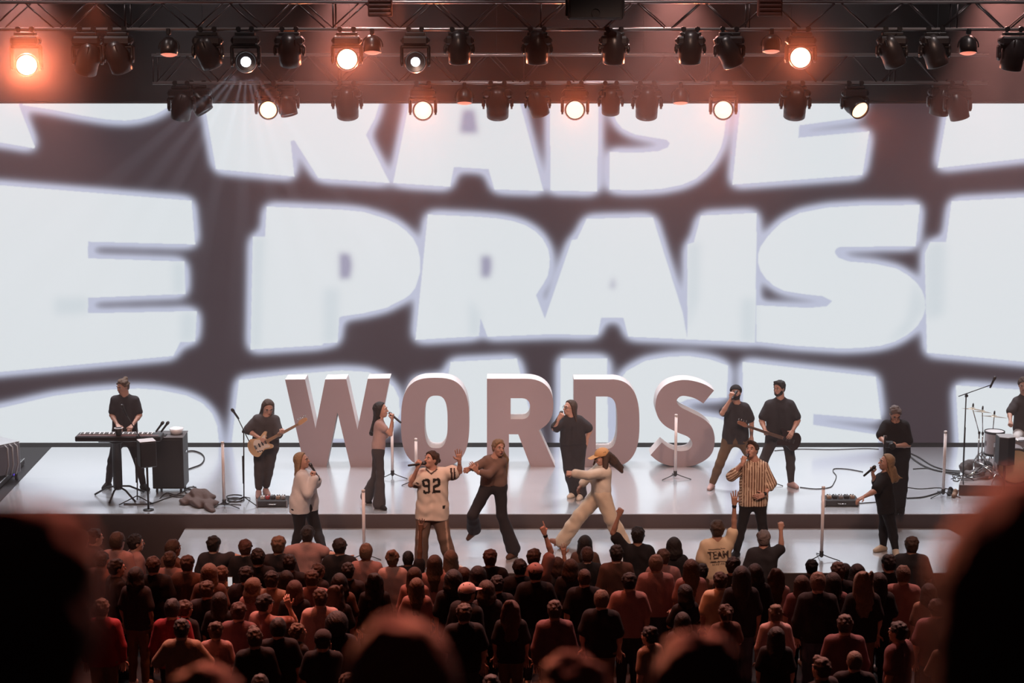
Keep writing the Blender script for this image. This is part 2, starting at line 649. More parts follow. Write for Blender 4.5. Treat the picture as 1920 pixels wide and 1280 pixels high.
def make_figure(J, h=0.0132, female=False, bulk=1.0, limb=1.0, S=1.10, top=None, bottom=None, shoes=True, hair=None, face=True,
                mouth=0.0, hh=0.0054, sleeve=0.6, hem=0.0, flare=0.0, ankle=0.93, seed=0.0, jacket=None, beard=False, skirt=False,
                loose=0.0, legloose=0.0, hh_head=0.0076):
    """joints -> dict name: (V, Q, mi). All in the space of the joints."""
    g = lambda k: np.asarray(J[k], float)
    sl, sr, hl, hr = g('sl'), g('sr'), g('hl'), g('hr')
    Sm, Pm = (sl + sr) / 2, (hl + hr) / 2
    u0 = nrm(Sm - Pm)
    sl, sr = lerp(sl, Sm, .13) - u0 * .012, lerp(sr, Sm, .13) - u0 * .012
    Sm = (sl + sr) / 2
    nb, hc = g('nb'), g('hc')
    f, u, r = head_frame(J['hf'], J['hu'])
    up = nrm(Sm - Pm)
    fwd = nrm(np.cross(up, nrm(sr - sl)))          # chest direction: sl is the figure's side such that this points forward
    if np.dot(fwd, J.get('cf', f)) < 0:
        fwd = -fwd
    out = Parts()

    def torso(F_, inf=0.0, hemd=None, k=0.05):
        for (s_, h_) in ((sl, hl), (sr, hr)):
            a = lerp(s_, Sm, 0.42) - up * 0.075
            b = lerp(h_, Pm, 0.10) + up * 0.10
            F_.cap(a, b, 0.092 * bulk + inf, 0.094 * bulk + inf, k=k)
        F_.cap(lerp(sl, Sm, 0.2) - up * 0.015, lerp(sr, Sm, 0.2) - up * 0.015, 0.058 + inf, k=0.05)
        F_.cap(nb - up * 0.0, lerp(sl, Sm, 0.25), 0.048 + inf * .6, 0.050 + inf, k=0.05)
        F_.cap(nb - up * 0.0, lerp(sr, Sm, 0.25), 0.048 + inf * .6, 0.050 + inf, k=0.05)
        if female:
            for e in (0.5, -0.5):
                c = Sm + (sr - sl) * e * 0.42 - up * 0.17 + fwd * 0.075 * bulk
                F_.ell(c, np.array([0.062, 0.062, 0.066]) + inf, None, k=0.05)

    # ---- body (skin)
    B = Field()
    torso(B)
    B.cap(hl, hr, 0.098 * bulk, k=0.05)
    B.cap(nb - up * 0.03, lerp(nb, hc, 0.5), 0.056 * S, 0.052 * S, k=0.03)
    arms = {}
    for e, sh in (('l', sl), ('r', sr)):
        el, H = g('e' + e), g('w' + e)
        d = nrm(H - el)
        wr = H - d * 0.055 * S
        arms[e] = (sh, el, wr, d)
        B.cap(sh, el, 0.053 * limb, 0.041 * limb, k=0.03)
        B.cap(el, lerp(el, wr, 0.3), 0.041 * limb, 0.042 * limb, k=0.02)
        B.cap(lerp(el, wr, 0.3), wr, 0.041 * limb, 0.027 * limb, k=0.02)
    for e in 'lr':
        hp, kn, an = g('h' + e), g('k' + e), g('a' + e)
        B.cap(hp, kn, 0.086 * bulk, 0.058 * limb, k=0.04)
        B.cap(kn, lerp(kn, an, 0.35), 0.055 * limb, 0.056 * limb, k=0.03)
        B.cap(lerp(kn, an, 0.35), an, 0.055 * limb, 0.037, k=0.03)
        to = g('t' + e)
        B.cap(an, an + nrm(to - an) * min(.12, np.linalg.norm(to - an)), 0.030, 0.020, k=0.03)
    V, Q = B.mesh(h)
    Vs, Qs, Ms, n0 = [V], [Q], [np.zeros(len(Q), int)], len(V)

    def addm(V2, Q2, mi=0):
        nonlocal n0
        Vs.append(V2); Qs.append(np.asarray(Q2) + n0); Ms.append(np.full(len(Q2), mi)); n0 += len(V2)
    Hf, P = head_field(hc, f, u, r, nb, S, female)
    addm(*Hf.mesh(hh_head))
    if face:
        ax = np.stack([r, f, u])
        for e in (-1, 1):
            addm(*ellip_patch(P(0.031 * e, 0.0795, 0.012), ax, np.array([0.016, 0.010, 0.0085]) * S), 1)     # white of the eye
            addm(*ellip_patch(P(0.031 * e, 0.0865, 0.012), ax, np.array([0.0075, 0.005, 0.008]) * S), 2)     # iris
            addm(*ellip_patch(P(0.031 * e, 0.0905, 0.038), ax, np.array([0.020, 0.006, 0.0048]) * S), 2)     # eyebrow
        addm(*ellip_patch(P(0, 0.0945, -0.054 - mouth * 0.008), ax, np.array([0.024, 0.008, 0.0085 + 0.014 * mouth]) * S), 3)   # lips
        if mouth > 0:
            addm(*ellip_patch(P(0, 0.0985, -0.055 - mouth * 0.008), ax, np.array([0.016, 0.007, 0.003 + 0.013 * mouth]) * S), 4)
        if beard:
            Bf = Field()
            Rm = np.stack([r, f, u]).T
            Bf.ell(P(0, 0.045, -0.080), np.array([0.052, 0.050, 0.040]) * S, Rm, k=0.01)
            Bf.ell(P(0.045, 0.02, -0.05), np.array([0.026, 0.045, 0.05]) * S, Rm, k=0.02)
            Bf.ell(P(-0.045, 0.02, -0.05), np.array([0.026, 0.045, 0.05]) * S, Rm, k=0.02)
            Bf.wr = (0.002, 300, seed)
            out['beard'] = (*Bf.mesh(0.007), None)
    for e, sd in (('l', 1), ('r', -1)):
        sh, el, wr, d = arms[e]
        hd = J.get('hand_' + e, {})
        dd = nrm(hd.get('d', d)); nn = hd.get('n', -fwd + np.array([0, 0, -.2]))
        if abs(np.dot(nrm(nn), dd)) > 0.95:
            nn = np.cross(dd, [1., 0.2, 0])
        Hn = hand_field(wr, dd, nn, hd.get('p', 'relaxed'), hd.get('s', sd), S * 1.02)
        addm(*Hn.mesh(hh))
    out['body'] = (np.concatenate(Vs), np.concatenate(Qs), np.concatenate(Ms))

    # ---- upper garment
    if top:
        inf = 0.016 + loose
        T = Field()
        torso(T, inf)
        low = Pm - up * hem
        for (h_) in (hl, hr):
            T.cap(lerp(h_, Pm, 0.15) + up * 0.12, lerp(h_, Pm, 0.12) - up * (hem + 0.02), 0.096 * bulk + inf, 0.098 * bulk + inf + loose * .4, k=0.05)
        for e in 'lr':
            sh, el, wr, d = arms[e]
            da = nrm(el - sh)
            if sleeve <= 1.0:
                en = lerp(sh, el, sleeve)
                T.cap(sh, en, 0.057 * limb + inf, 0.053 * limb + inf + loose * .7, k=0.035)
            else:
                T.cap(sh, el, 0.056 * limb + inf, 0.044 * limb + inf, k=0.035)
                en = lerp(el, wr, min(sleeve - 1.0, 0.98))
                T.cap(el, en, 0.043 * limb + inf, 0.034 * limb + inf * 1.1, k=0.02)
        T.wr = (0.0022 + loose * 0.06, 40, seed)
        T.cut(low, -up)
        T.hole(nb + up * 0.052 + fwd * 0.022, 0.074)
        out['top'] = (*T.mesh(h), None)
    # ---- trousers
    if bottom:
        Bt = Field()
        il = 0.013 + legloose
        Bt.cap(hl + up * 0.09, hr + up * 0.09, 0.090 * bulk + 0.012, k=0.04)
        Bt.cap(hl, hr, 0.100 * bulk + 0.012, k=0.04)
        for e in 'lr':
            hp, kn, an = g('h' + e), g('k' + e), g('a' + e)
            en = lerp(kn, an, ankle)
            Bt.cap(hp, kn, 0.088 * bulk + il, 0.060 * limb + il, k=0.05)
            Bt.cap(kn, lerp(kn, en, 0.4), 0.060 * limb + il, 0.056 * limb + il + flare * 0.3, k=0.03)
            Bt.cap(lerp(kn, en, 0.4), en, 0.056 * limb + il + flare * 0.3, 0.042 + il + flare, k=0.03)
        Bt.wr = (0.0022 + legloose * 0.06, 36, seed + 1)
        Bt.cut(Pm + up * 0.115, up)
        out['bottom'] = (*Bt.mesh(h), None)
    if shoes:
        for e in 'lr':
            an, to = g('a' + e), g('t' + e)
            hd = nrm(to - an)
            dn = J.get('sole_' + e)
            sn = nrm(dn) if dn is not None else np.array([0, 0, -1.0])
            fl = nrm(hd - sn * np.dot(hd, sn))
            heel = an + sn * 0.050 - fl * 0.035
            tip = an + sn * 0.056 + fl * 0.16
            Sh = Field()
            Sh.cap(heel, tip, 0.046, 0.040, k=0.02)
            Sh.cap(an + sn * 0.010 + fl * 0.005, an + sn * 0.040 + fl * 0.11, 0.052, 0.042, k=0.03)
            Sh.cut(an + sn * 0.080, sn)
            Sh.cut(an - sn * 0.035, -sn)
            out['shoe_' + e] = (*Sh.mesh(0.010), None)
    if hair:
        out['hair'] = (*hair_mesh(hair, hc, f, u, r, S, seed), None)
    return out


def hair_mesh(kind, hc, f, u, r, S=1.0, seed=0.0, extra=None):
    P = lambda a, b, c: hc + (r * a + f * b + u * c) * S
    Rm = np.stack([r, f, u]).T
    A = lambda *v: np.array(v) * S
    H = Field()
    vox = 0.0098
    rng = np.random.RandomState(int(abs(seed) * 997) % 100000)
    face = lambda c=0.012: H.cut(P(0, 0.060, 0.055), nrm(f * 0.80 - u * 0.60)) if False else H.cut(P(0, 0.048, 0.040), nrm(f * 0.88 - u * 0.48))
    if kind in ('short', 'buzz', 'fluffy', 'quiff', 'bun', 'pony', 'bald', 'curlyshort'):
        t = {'short': 0.010, 'buzz': 0.004, 'fluffy': 0.016, 'quiff': 0.010, 'bun': 0.007, 'pony': 0.007, 'bald': 0.003, 'curlyshort': 0.012}[kind]
        H.ell(P(0, -0.012, 0.032), A(0.076 + t, 0.095 + t, 0.086 + t), Rm, k=0.02)
        H.ell(P(0, -0.045, -0.02), A(0.066 + t * .6, 0.058 + t * .6, 0.070), Rm, k=0.03)
        if kind in ('short', 'bun', 'pony', 'quiff'):
            for i in range(40):
                a, b = rng.uniform(-math.pi, math.pi), rng.uniform(-.2, 1.0)
                q = math.sqrt(max(0.03, 1 - max(b, 0) ** 2))
                H.ell(P(0.078 * math.cos(a) * q, -0.012 + 0.097 * math.sin(a) * q, 0.032 + 0.090 * b), A(0.020, 0.020, 0.016), None, k=0.014)
        if kind == 'fluffy':
            for i in range(34):
                a, b = rng.uniform(-math.pi, math.pi), rng.uniform(0.15, 1.0)
                H.ell(P(0.072 * math.cos(a) * (1 - b * .55), -0.01 + 0.09 * math.sin(a) * (1 - b * .55), 0.055 + 0.062 * b), A(0.022, 0.022, 0.022), None, k=0.01)
        if kind == 'curlyshort':
            for i in range(60):
                a, b = rng.uniform(-math.pi, math.pi), rng.uniform(-0.3, 1.0)
                q = math.sqrt(max(0.02, 1 - max(b, 0) ** 2))
                H.ell(P(0.082 * math.cos(a) * q, -0.014 + 0.098 * math.sin(a) * q, 0.032 + 0.092 * b), A(0.019, 0.019, 0.019), None, k=0.006)
        if kind == 'quiff':
            H.cap(P(-0.03, 0.06, 0.105), P(0.03, 0.07, 0.112), 0.026 * S, 0.024 * S, k=0.02)
            H.cap(P(0, 0.0, 0.115), P(0, 0.075, 0.118), 0.026 * S, 0.022 * S, k=0.02)
        if kind == 'bun':
            H.ell(P(0, -0.085, 0.105), A(0.040, 0.040, 0.036), None, k=0.012)
        if kind == 'pony':
            H.ell(P(0, -0.108, 0.045), A(0.028, 0.030, 0.030), None, k=0.012)
            H.cap(P(0, -0.125, 0.035), P(0.01, -0.150, -0.09), 0.028 * S, 0.030 * S, k=0.02)
            H.cap(P(0.01, -0.150, -0.09), P(0.0, -0.140, -0.20), 0.030 * S, 0.012 * S, k=0.02)
        H.wr = (0.0016, 150, seed)
        face()
        H.cut(P(0, -0.03, -0.075), -nrm(u * 0.9 + f * 0.25))
        for e in (-1, 1):
            H.hole(P(0.085 * e, 0.004, -0.010), 0.030 * S)
    elif kind in ('long', 'wavy', 'bob', 'afro'):
        t = {'long': 0.012, 'wavy': 0.022, 'bob': 0.016, 'afro': 0.05}[kind]
        H.ell(P(0, -0.014, 0.030), A(0.076 + t, 0.096 + t, 0.088 + t * .8), Rm, k=0.02)
        ln = {'long': 0.34, 'wavy': 0.36, 'bob': 0.14, 'afro': 0.06}[kind]
        wd = {'long': 0.070, 'wavy': 0.082, 'bob': 0.066, 'afro': 0.06}[kind]
        for e in (-1, -0.4, 0.4, 1):
            bk = -0.062 if abs(e) < 0.9 else -0.020
            H.cap(P(0.050 * e, bk * .8, 0.03), P(wd * e, bk - 0.022, -ln * .55), (0.044 + t * .6) * S, (0.046 + t * .4) * S, k=0.03)
            H.cap(P(wd * e, bk - 0.022, -ln * .55), P(wd * e * 0.9, bk - 0.040, -ln), (0.046 + t * .4) * S, (0.022 + t * .4) * S, k=0.03)
        if kind == 'wavy':
            for i in range(46):
                e, z = rng.uniform(-1, 1), rng.uniform(-ln, 0.12)
                H.ell(P((0.062 + t + 0.02 * (z < 0)) * e, -0.05 - 0.055 * math.sqrt(1 - e * e), z), A(0.026, 0.026, 0.050), None, k=0.03)
            H.wr = (0.003, 60, seed)
        else:
            H.wr = (0.0022, 110, seed)
        H.cut(P(0, 0.036, 0.050), nrm(f * 0.93 - u * 0.36))
        H.ell(P(0, -0.012, 0.045), A(0.078 + t * .5, 0.094 + t * .5, 0.080 + t * .6), Rm, k=0.02)
    V, Q = H.mesh(vox)
    if extra:
        E = Field()
        for (a, b, ra, rb) in extra:
            E.cap(a, b, ra, rb, k=0.05)
        E.wr = (0.0025, 120, seed)
        V2, Q2 = E.mesh(vox)
        V, Q = np.concatenate([V, V2]), np.concatenate([Q, Q2 + len(V)])
    return V, Q


def cap_mesh(hc, f, u, r, S=1.0, back=False):
    """baseball cap: crown and brim"""
    P = lambda a, b, c: hc + (r * a + f * b + u * c) * S
    Rm = np.stack([r, f, u]).T
    H = Field()
    H.ell(P(0, -0.008, 0.042), np.array([0.092, 0.110, 0.092]) * S, Rm, k=0.01)
    H.cut(P(0, 0, 0.034), -u)
    s = -1 if back else 1
    B = Field()
    B.cap(P(-0.030, s * 0.095, 0.040), P(-0.026, s * 0.165, 0.026), 0.044 * S, 0.036 * S, k=0.0, sq=(u, 7.0))
    B.cap(P(0.030, s * 0.095, 0.040), P(0.026, s * 0.165, 0.026), 0.044 * S, 0.036 * S, k=0.02, sq=(u, 7.0))
    V1, Q1 = H.mesh(0.009)
    V2, Q2 = B.mesh(0.0055)
    return np.concatenate([V1, V2]), np.concatenate([Q1, Q2 + len(V1)])


# materials of people
SKINS = {
    'fair': mat('skin fair', (0.50, 0.27, 0.20), 0.5, bump=0.05, bscale=150),
    'tan': mat('skin tan', (0.36, 0.18, 0.12), 0.5, bump=0.05, bscale=150),
    'brown': mat('skin brown', (0.16, 0.075, 0.045), 0.5, bump=0.05, bscale=150),
}
EYEW = mat('eye white', (0.6, 0.55, 0.52), 0.3)
EYED = mat('eye dark', (0.02, 0.013, 0.01), 0.3)
LIPS = mat('lips', (0.32, 0.10, 0.09), 0.45)
MOUTH = mat('open mouth', (0.03, 0.008, 0.008), 0.6)
HAIRS = {k: mat('hair ' + k, c, 0.58, spec=0.3, bump=0.6, bscale=90, var=0.35, vscale=45) for k, c in {
    'd': (0.016, 0.010, 0.008), 'k': (0.006, 0.005, 0.005), 'b': (0.055, 0.028, 0.017), 'l': (0.12, 0.070, 0.045), 'r': (0.060, 0.024, 0.016), 'blond': (0.30, 0.18, 0.10), 'g': (0.16, 0.12, 0.11)}.items()}
CLOTH = {k: mat('cloth ' + k, c, 0.88, spec=0.25, bump=0.25, bscale=90, var=0.10, vscale=9) for k, c in {
    'black': (0.016, 0.013, 0.014), 'charcoal': (0.032, 0.027, 0.030), 'navy': (0.018, 0.020, 0.032), 'grey': (0.16, 0.14, 0.145), 'darkgrey': (0.055, 0.045, 0.046),
    'white': (0.66, 0.60, 0.58), 'cream': (0.62, 0.52, 0.43), 'salmon': (0.30, 0.16, 0.145), 'mauve': (0.15, 0.07, 0.072), 'red': (0.22, 0.018, 0.026),
    'brown': (0.10, 0.050, 0.036), 'tan': (0.24, 0.15, 0.105), 'khaki': (0.145, 0.085, 0.05), 'olive': (0.10, 0.075, 0.045), 'jeans': (0.06, 0.065, 0.085),
    'palepink': (0.44, 0.29, 0.27), 'capcream': (0.56, 0.43, 0.32), 'rust': (0.22, 0.10, 0.07), 'mocha': (0.20, 0.12, 0.095)}.items()}


def put(name, VQM, mats, root, inv=None, smooth=True):
    V, Q, M = VQM
    if len(V) == 0:
        return None
    if inv is not None:
        V = V - np.asarray(inv)
    me = mesh_from(V, np.asarray(Q), smooth, name, M)
    o = link(name, me, mats)
    if root is not None:
        o.parent = root
    return o


def person(parts, origin, label, skin='fair', hairm='b', topm='black', botm='black', shoem='black', topname='shirt', botname='trousers', group=None, browm='d', topmat=None):
    """one figure: the body is the top-level object, clothes and hair are its children (vertices in world space, origin at the feet)"""
    ms = [SKINS[skin], EYEW, HAIRS[browm], LIPS, MOUTH]
    body = put('person', parts['body'], ms, None, inv=origin)
    body.location = origin
    tag(body, label, 'person', group)
    for key, nm, m in (('hair', 'hair', HAIRS[hairm]), ('beard', 'beard', HAIRS[hairm]), ('top', topname, topmat or CLOTH[topm]), ('bottom', botname, CLOTH[botm]),
                       ('shoe_l', 'shoe', CLOTH.get(shoem) or shoem), ('shoe_r', 'shoe', CLOTH.get(shoem) or shoem)):
        if key in parts:
            put(nm, parts[key], m, body, inv=origin)
    return body
# ------------------------------------------------------------------ hall and stage
M_FLOOR = mat('hall floor', (0.020, 0.015, 0.015), 0.7, var=0.2)
M_HALL = mat('hall black', (0.005, 0.0045, 0.005), 0.9)
M_DECK = mat('stage fascia', (0.050, 0.029, 0.027), 0.7, bump=0.05, bscale=8, var=0.12, vscale=2)


def vinyl():
    m = mat('pale stage vinyl', (0.90, 0.91, 0.95), 0.2, 0.72, 0.6)
    nt = m.node_tree
    b = nt.nodes['Principled BSDF']
    tc = nt.nodes.new('ShaderNodeTexCoord')
    mp = nt.nodes.new('ShaderNodeMapping')
    mp.inputs['Scale'].default_value = (0.35, 3.2, 1)
    nz = nt.nodes.new('ShaderNodeTexNoise')
    nz.inputs['Scale'].default_value = 1.2
    nz.inputs['Detail'].default_value = 4
    cr = nt.nodes.new('ShaderNodeMapRange')
    cr.inputs['To Min'].default_value = 0.14
    cr.inputs['To Max'].default_value = 0.22
    nt.links.new(tc.outputs['Object'], mp.inputs['Vector'])
    nt.links.new(mp.outputs['Vector'], nz.inputs['Vector'])
    nt.links.new(nz.outputs['Fac'], cr.inputs['Value'])
    nt.links.new(cr.outputs['Result'], b.inputs['Roughness'])
    return m


M_VINYL = vinyl()
MB().box((0, 17, -0.1), (44, 50, 0.2)).build('floor', M_FLOOR)
tag(bpy.data.objects['floor'], kind='structure')
o = MB().box((0, 36.6, 7.0), (44, 0.3, 14.4)).build('wall_back', M_HALL); tag(o, kind='structure')
o = MB().box((0, 26, 14.1), (44, 22, 0.2)).build('ceiling', M_HALL); tag(o, kind='structure')

TH = 0.012
# dark deck under everything
o = MB().box((0, (YF + 36.2) / 2, (ZM - TH) / 2), (29, 36.2 - YF, ZM - TH), bev=0.006).build('stage_deck', M_DECK)
tag(o, 'tall dark stage deck carrying the band before the LED wall', 'stage', kind='structure')
xl0 = ground(97, 838, ZM)[0]; xl1 = ground(-20, 963, ZM)[0]
o = MB().prism([(xl0, YB), (xl1, YF + 0.01), (14.2, YF + 0.01), (14.2, YB)], ZM - TH, ZM,
               frame=((0, 0, 0), (1, 0, 0), (0, 1, 0), (0, 0, 1))).build('main_stage_floor', M_VINYL)
tag(o, kind='structure')
# lower apron stage
a = ground(347, 991, ZL); b_ = ground(300, 1073, ZL)
poly = [(a[0], YF - 0.002), (b_[0], YL), (7.9, YL), (7.2, YF - 0.002)]
o = MB().prism(poly, 0.0, ZL - TH, frame=((0, 0, 0), (1, 0, 0), (0, 1, 0), (0, 0, 1))).build('lower_stage_deck', M_DECK)
tag(o, 'lower dark apron deck before the main stage', 'stage', kind='structure')
o = MB().prism([(x, y) for x, y in poly], ZL - TH, ZL, frame=((0, 0, 0), (1, 0, 0), (0, 1, 0), (0, 0, 1))).build('lower_stage_floor', M_VINYL)
tag(o, kind='structure')

# ------------------------------------------------------------------ LED wall
SX0, SX1 = -12.6, 12.6
SZ0, SZ1 = float(at(960, 831, YS)[2]), float(at(960, 194, YS)[2])


def screen_picture():
    W, H = 2200, 570
    xs = SX0 + (np.arange(W) + .5) / W * (SX1 - SX0)
    zs = SZ0 + (np.arange(H) + .5) / H * (SZ1 - SZ0)
    X, Z = np.meshgrid(xs, zs)
    U, Vv = topix(X, YS, Z)

    def inside(poly):
        p = np.array(poly, float)
        r = np.zeros(U.shape, bool)
        m = (U >= p[:, 0].min()) & (U <= p[:, 0].max()) & (Vv >= p[:, 1].min()) & (Vv <= p[:, 1].max())
        u, v = U[m], Vv[m]
        k = np.zeros(len(u), bool)
        for i in range(len(p)):
            (x0, y0), (x1, y1) = p[i - 1], p[i]
            if y0 == y1:
                continue
            c = (y0 > v) != (y1 > v)
            k ^= c & (u < (x1 - x0) * (v - y0) / (y1 - y0) + x0)
        r[m] = k
        return r

    def smooth(p, n=6):                       # closed Catmull-Rom through points flagged by plain tuples
        p = np.array(p, float); N = len(p); o = []
        for i in range(N):
            a, b, c, d = p[i - 1], p[i], p[(i + 1) % N], p[(i + 2) % N]
            for t in np.arange(n) / n:
                o.append(.5 * (2 * b + (c - a) * t + (2 * a - 5 * b + 4 * c - d) * t * t + (3 * b - a - 3 * c + d) * t ** 3))
        return o
    T0 = 150                                   # above the top edge
    core = [
        # upper row
        [(-120, T0), (-120, 262), (0, 267), (64, 278), (66, 276), (35, 196), (30, T0)],
        [(40, T0), (42, 197), (60, 200), (100, 206), (150, 216), (200, 224), (235, 226), (262, 223), (290, 215), (318, 200), (335, T0)],
        [(376, T0), (383, 193), (405, 317), (552, 331), (545, 264), (552, 263), (597, 334), (731, 343), (686, 253), (703, 222), (712, 193), (718, T0)],
        [(777, T0), (767, 193), (737, 343), (844, 350), (851, 313), (916, 317), (927, 355), (1019, 358), (975, 193), (966, T0)],
        [(1031, T0), (1032, 357), (1120, 359), (1122, 193), (1122, T0)],
        [(1147, T0), (1148, 193), (1150, 213), (1156, 228), (1167, 241), (1190, 252), (1225, 258), (1250, 262), (1256, 268), (1252, 276), (1235, 283), (1200, 286), (1143, 285), (1142, 355),
         (1190, 357), (1240, 354), (1280, 346), (1305, 335), (1325, 318), (1340, 299), (1352, 276), (1358, 252), (1361, 222), (1361, T0)],
        [(1391, T0), (1388, 195), (1373, 346), (1617, 328), (1630, 246), (1497, 258), (1499, 235), (1610, 220), (1618, 197), (1620, T0)],
        [(1790, T0), (1778, 200), (1758, 315), (1920, 297), (2100, 276), (2100, T0)],
        # middle row
        [(-160, 338), (0, 347), (359, 376), (366, 458), (165, 453), (165, 484), (346, 490), (348, 551), (165, 558), (165, 587), (369, 583), (366, 640), (338, 641), (325, 667), (0, 697), (-160, 715)],
        [(500, 387), (640, 393), (682, 397), (724, 410), (745, 420), (762, 433), (775, 447), (783, 463), (788, 485), (788, 510), (779, 539), (770, 551), (758, 560), (724, 577), (682, 587), (640, 593), (636, 595),
         (633, 642), (607, 643), (604, 647), (470, 655), (474, 443), (497, 443)],
        [(802, 402), (893, 406), (930, 409), (961, 414), (985, 422), (1003, 433), (1018, 448), (1028, 467), (1031, 485), (1030, 501), (1027, 517), (1020, 530), (1005, 553), (1022, 598), (1015, 627), (914, 631), (901, 596), (898, 630), (779, 637)],
        [(1100, 410), (1224, 407), (1280, 585), (1289, 636), (1178, 631), (1169, 596), (1127, 596), (1121, 628), (1015, 626), (1022, 596), (1072, 450), (1082, 448)],
        [(1314, 404), (1419, 399), (1416, 642), (1289, 636), (1289, 458), (1301, 454)],
        [(1725, 384), (1717, 461), (1575, 463), (1568, 466), (1565, 473), (1572, 483), (1592, 490), (1639, 494), (1681, 503), (1703, 516), (1719, 530), (1729, 545), (1734, 560), (1735, 577), (1731, 593), (1720, 611), (1702, 627),
         (1678, 640), (1651, 648), (1615, 652), (1575, 653), (1491, 648), (1418, 640), (1418, 572), (1516, 577), (1550, 574), (1560, 564), (1542, 555), (1505, 551), (1470, 545), (1450, 535), (1436, 522), (1426, 508), (1421, 492),
         (1421, 478), (1426, 462), (1440, 442), (1466, 416), (1499, 399), (1550, 389), (1618, 385)],
        [(1784, 377), (1920, 370), (2110, 360), (2110, 694), (1920, 678), (1738, 661), (1734, 475), (1744, 454), (1774, 454)],
        # lower row
        [(-160, 775), (0, 765), (100, 742), (160, 734), (210, 730), (260, 728), (300, 731), (350, 741), (380, 756), (398, 775), (407, 797), (413, 850), (-160, 850)],
        [(448, 712), (540, 702), (640, 694), (690, 697), (720, 709), (738, 725), (748, 745), (750, 775), (738, 797), (715, 812), (690, 820), (600, 824), (600, 850), (432, 850)],
        [(775, 712), (835, 706), (870, 715), (890, 740), (880, 770), (895, 850), (768, 850)],
        [(845, 678), (969, 672), (1012, 850), (900, 850), (815, 850)],
        [(1051, 672), (1138, 672), (1141, 850), (1049, 850)],
        [(1158, 735), (1162, 712), (1175, 695), (1210, 676), (1250, 669), (1290, 667), (1330, 673), (1365, 685), (1363, 745), (1290, 748), (1270, 757), (1275, 768), (1300, 777), (1345, 783), (1375, 795), (1388, 815), (1390, 850), (1155, 850)],
        [(1392, 678), (1642, 706), (1652, 786), (1525, 776), (1525, 796), (1648, 815), (1645, 850), (1395, 850)],
        [(1792, 722), (1910, 730), (2100, 745), (2100, 850), (1799, 850)],
    ]
    M = np.zeros(U.shape)
    for c in core:
        M = np.maximum(M, inside(c))
    tint = np.zeros(U.shape)                   # pale lilac strips (the type's delayed edges)
    for c in ([(474, 443), (497, 443), (492, 520), (488, 650), (470, 655)], [(607, 540), (636, 540), (633, 642), (607, 643)], [(338, 585), (369, 583), (366, 640), (338, 641)],
              [(1289, 458), (1301, 454), (1314, 454), (1310, 560), (1289, 620)], [(1390, 560), (1416, 560), (1416, 642), (1390, 640)], [(1734, 475), (1744, 454), (1774, 454), (1770, 590), (1738, 600)],
              [(880, 560), (901, 590), (898, 630), (880, 632)], [(102, 558), (165, 558), (165, 587), (102, 590)], [(325, 490), (346, 490), (348, 551), (325, 551)], [(1715, 520), (1735, 577), (1702, 627), (1660, 645), (1700, 600)]):
        tint = np.maximum(tint, inside(c))
    hole = np.zeros(U.shape)
    for c in ([(637, 474), (656, 476), (660, 498), (656, 522), (637, 523)], [(902, 479), (920, 480), (922, 500), (918, 520), (902, 520)], [(1144, 540), (1150, 517), (1153, 540)],
              [(868, 205), (889, 205), (896, 249), (862, 249)]):
        hole = np.maximum(hole, inside(c))

    fx, fz = np.fft.fftfreq(W), np.fft.rfftfreq(W)
    ppx = W / ((SX1 - SX0) * 97.0)             # texels per photo pixel

    def blur(a, s):
        s *= ppx
        pad = int(4 * s) + 2
        b = np.pad(a, pad, mode='edge')
        gy = np.exp(-2 * (math.pi * np.fft.fftfreq(b.shape[0]) * s) ** 2)[:, None]
        gx = np.exp(-2 * (math.pi * np.fft.rfftfreq(b.shape[1]) * s) ** 2)[None, :]
        return np.fft.irfft2(np.fft.rfft2(b) * gy * gx, s=b.shape)[pad:-pad, pad:-pad]
    st = lambda a, b, x: (lambda t: t * t * (3 - 2 * t))(np.clip((x - a) / (b - a), 0, 1))
    halo = st(-0.01, 0.40, blur(M, 11.5))
    Mc = blur(M, 0.8)
    tint = blur(tint, 7) * .8
    hole = np.clip(blur(hole, 5.0) * 1.1, 0, 1)
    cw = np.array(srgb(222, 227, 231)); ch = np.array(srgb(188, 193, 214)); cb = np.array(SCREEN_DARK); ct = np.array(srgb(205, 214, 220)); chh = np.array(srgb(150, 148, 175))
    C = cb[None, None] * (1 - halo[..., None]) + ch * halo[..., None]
    C = C * (1 - Mc[..., None]) + cw * Mc[..., None]
    C = C * (1 - (tint * Mc)[..., None]) + ct * (tint * Mc)[..., None]
    C = C * (1 - .9 * hole[..., None]) + chh * .9 * hole[..., None]
    img = bpy.data.images.new('screen_picture', W, H, float_buffer=True)
    img.colorspace_settings.name = 'Non-Color'
    px = np.ones((H, W, 4), np.float32)
    px[..., :3] = C
    img.pixels.foreach_set(px.ravel())
    img.update()
    img.pack()
    return img


SCREEN_DARK = srgb(62, 51, 57)  # dark of the picture, lifted to carry part of the haze veil
SCREEN_GAIN = 1.0
scr = thing('led_wall', 'wide LED wall showing bent rows of the word PRAISE in white', 'screen', (0, YS, SZ0))
ms = bpy.data.materials.new('LED picture'); ms.use_nodes = True
nt = ms.node_tree
for n_ in list(nt.nodes):
    if n_.type != 'OUTPUT_MATERIAL':
        nt.nodes.remove(n_)
out_ = [n_ for n_ in nt.nodes if n_.type == 'OUTPUT_MATERIAL'][0]
em = nt.nodes.new('ShaderNodeEmission'); em.inputs['Strength'].default_value = SCREEN_GAIN
ti = nt.nodes.new('ShaderNodeTexImage'); ti.image = screen_picture(); ti.extension = 'EXTEND'
uvn = nt.nodes.new('ShaderNodeUVMap')
nt.links.new(uvn.outputs['UV'], ti.inputs['Vector'])
nt.links.new(ti.outputs['Color'], em.inputs['Color'])
nt.links.new(em.outputs['Emission'], out_.inputs['Surface'])
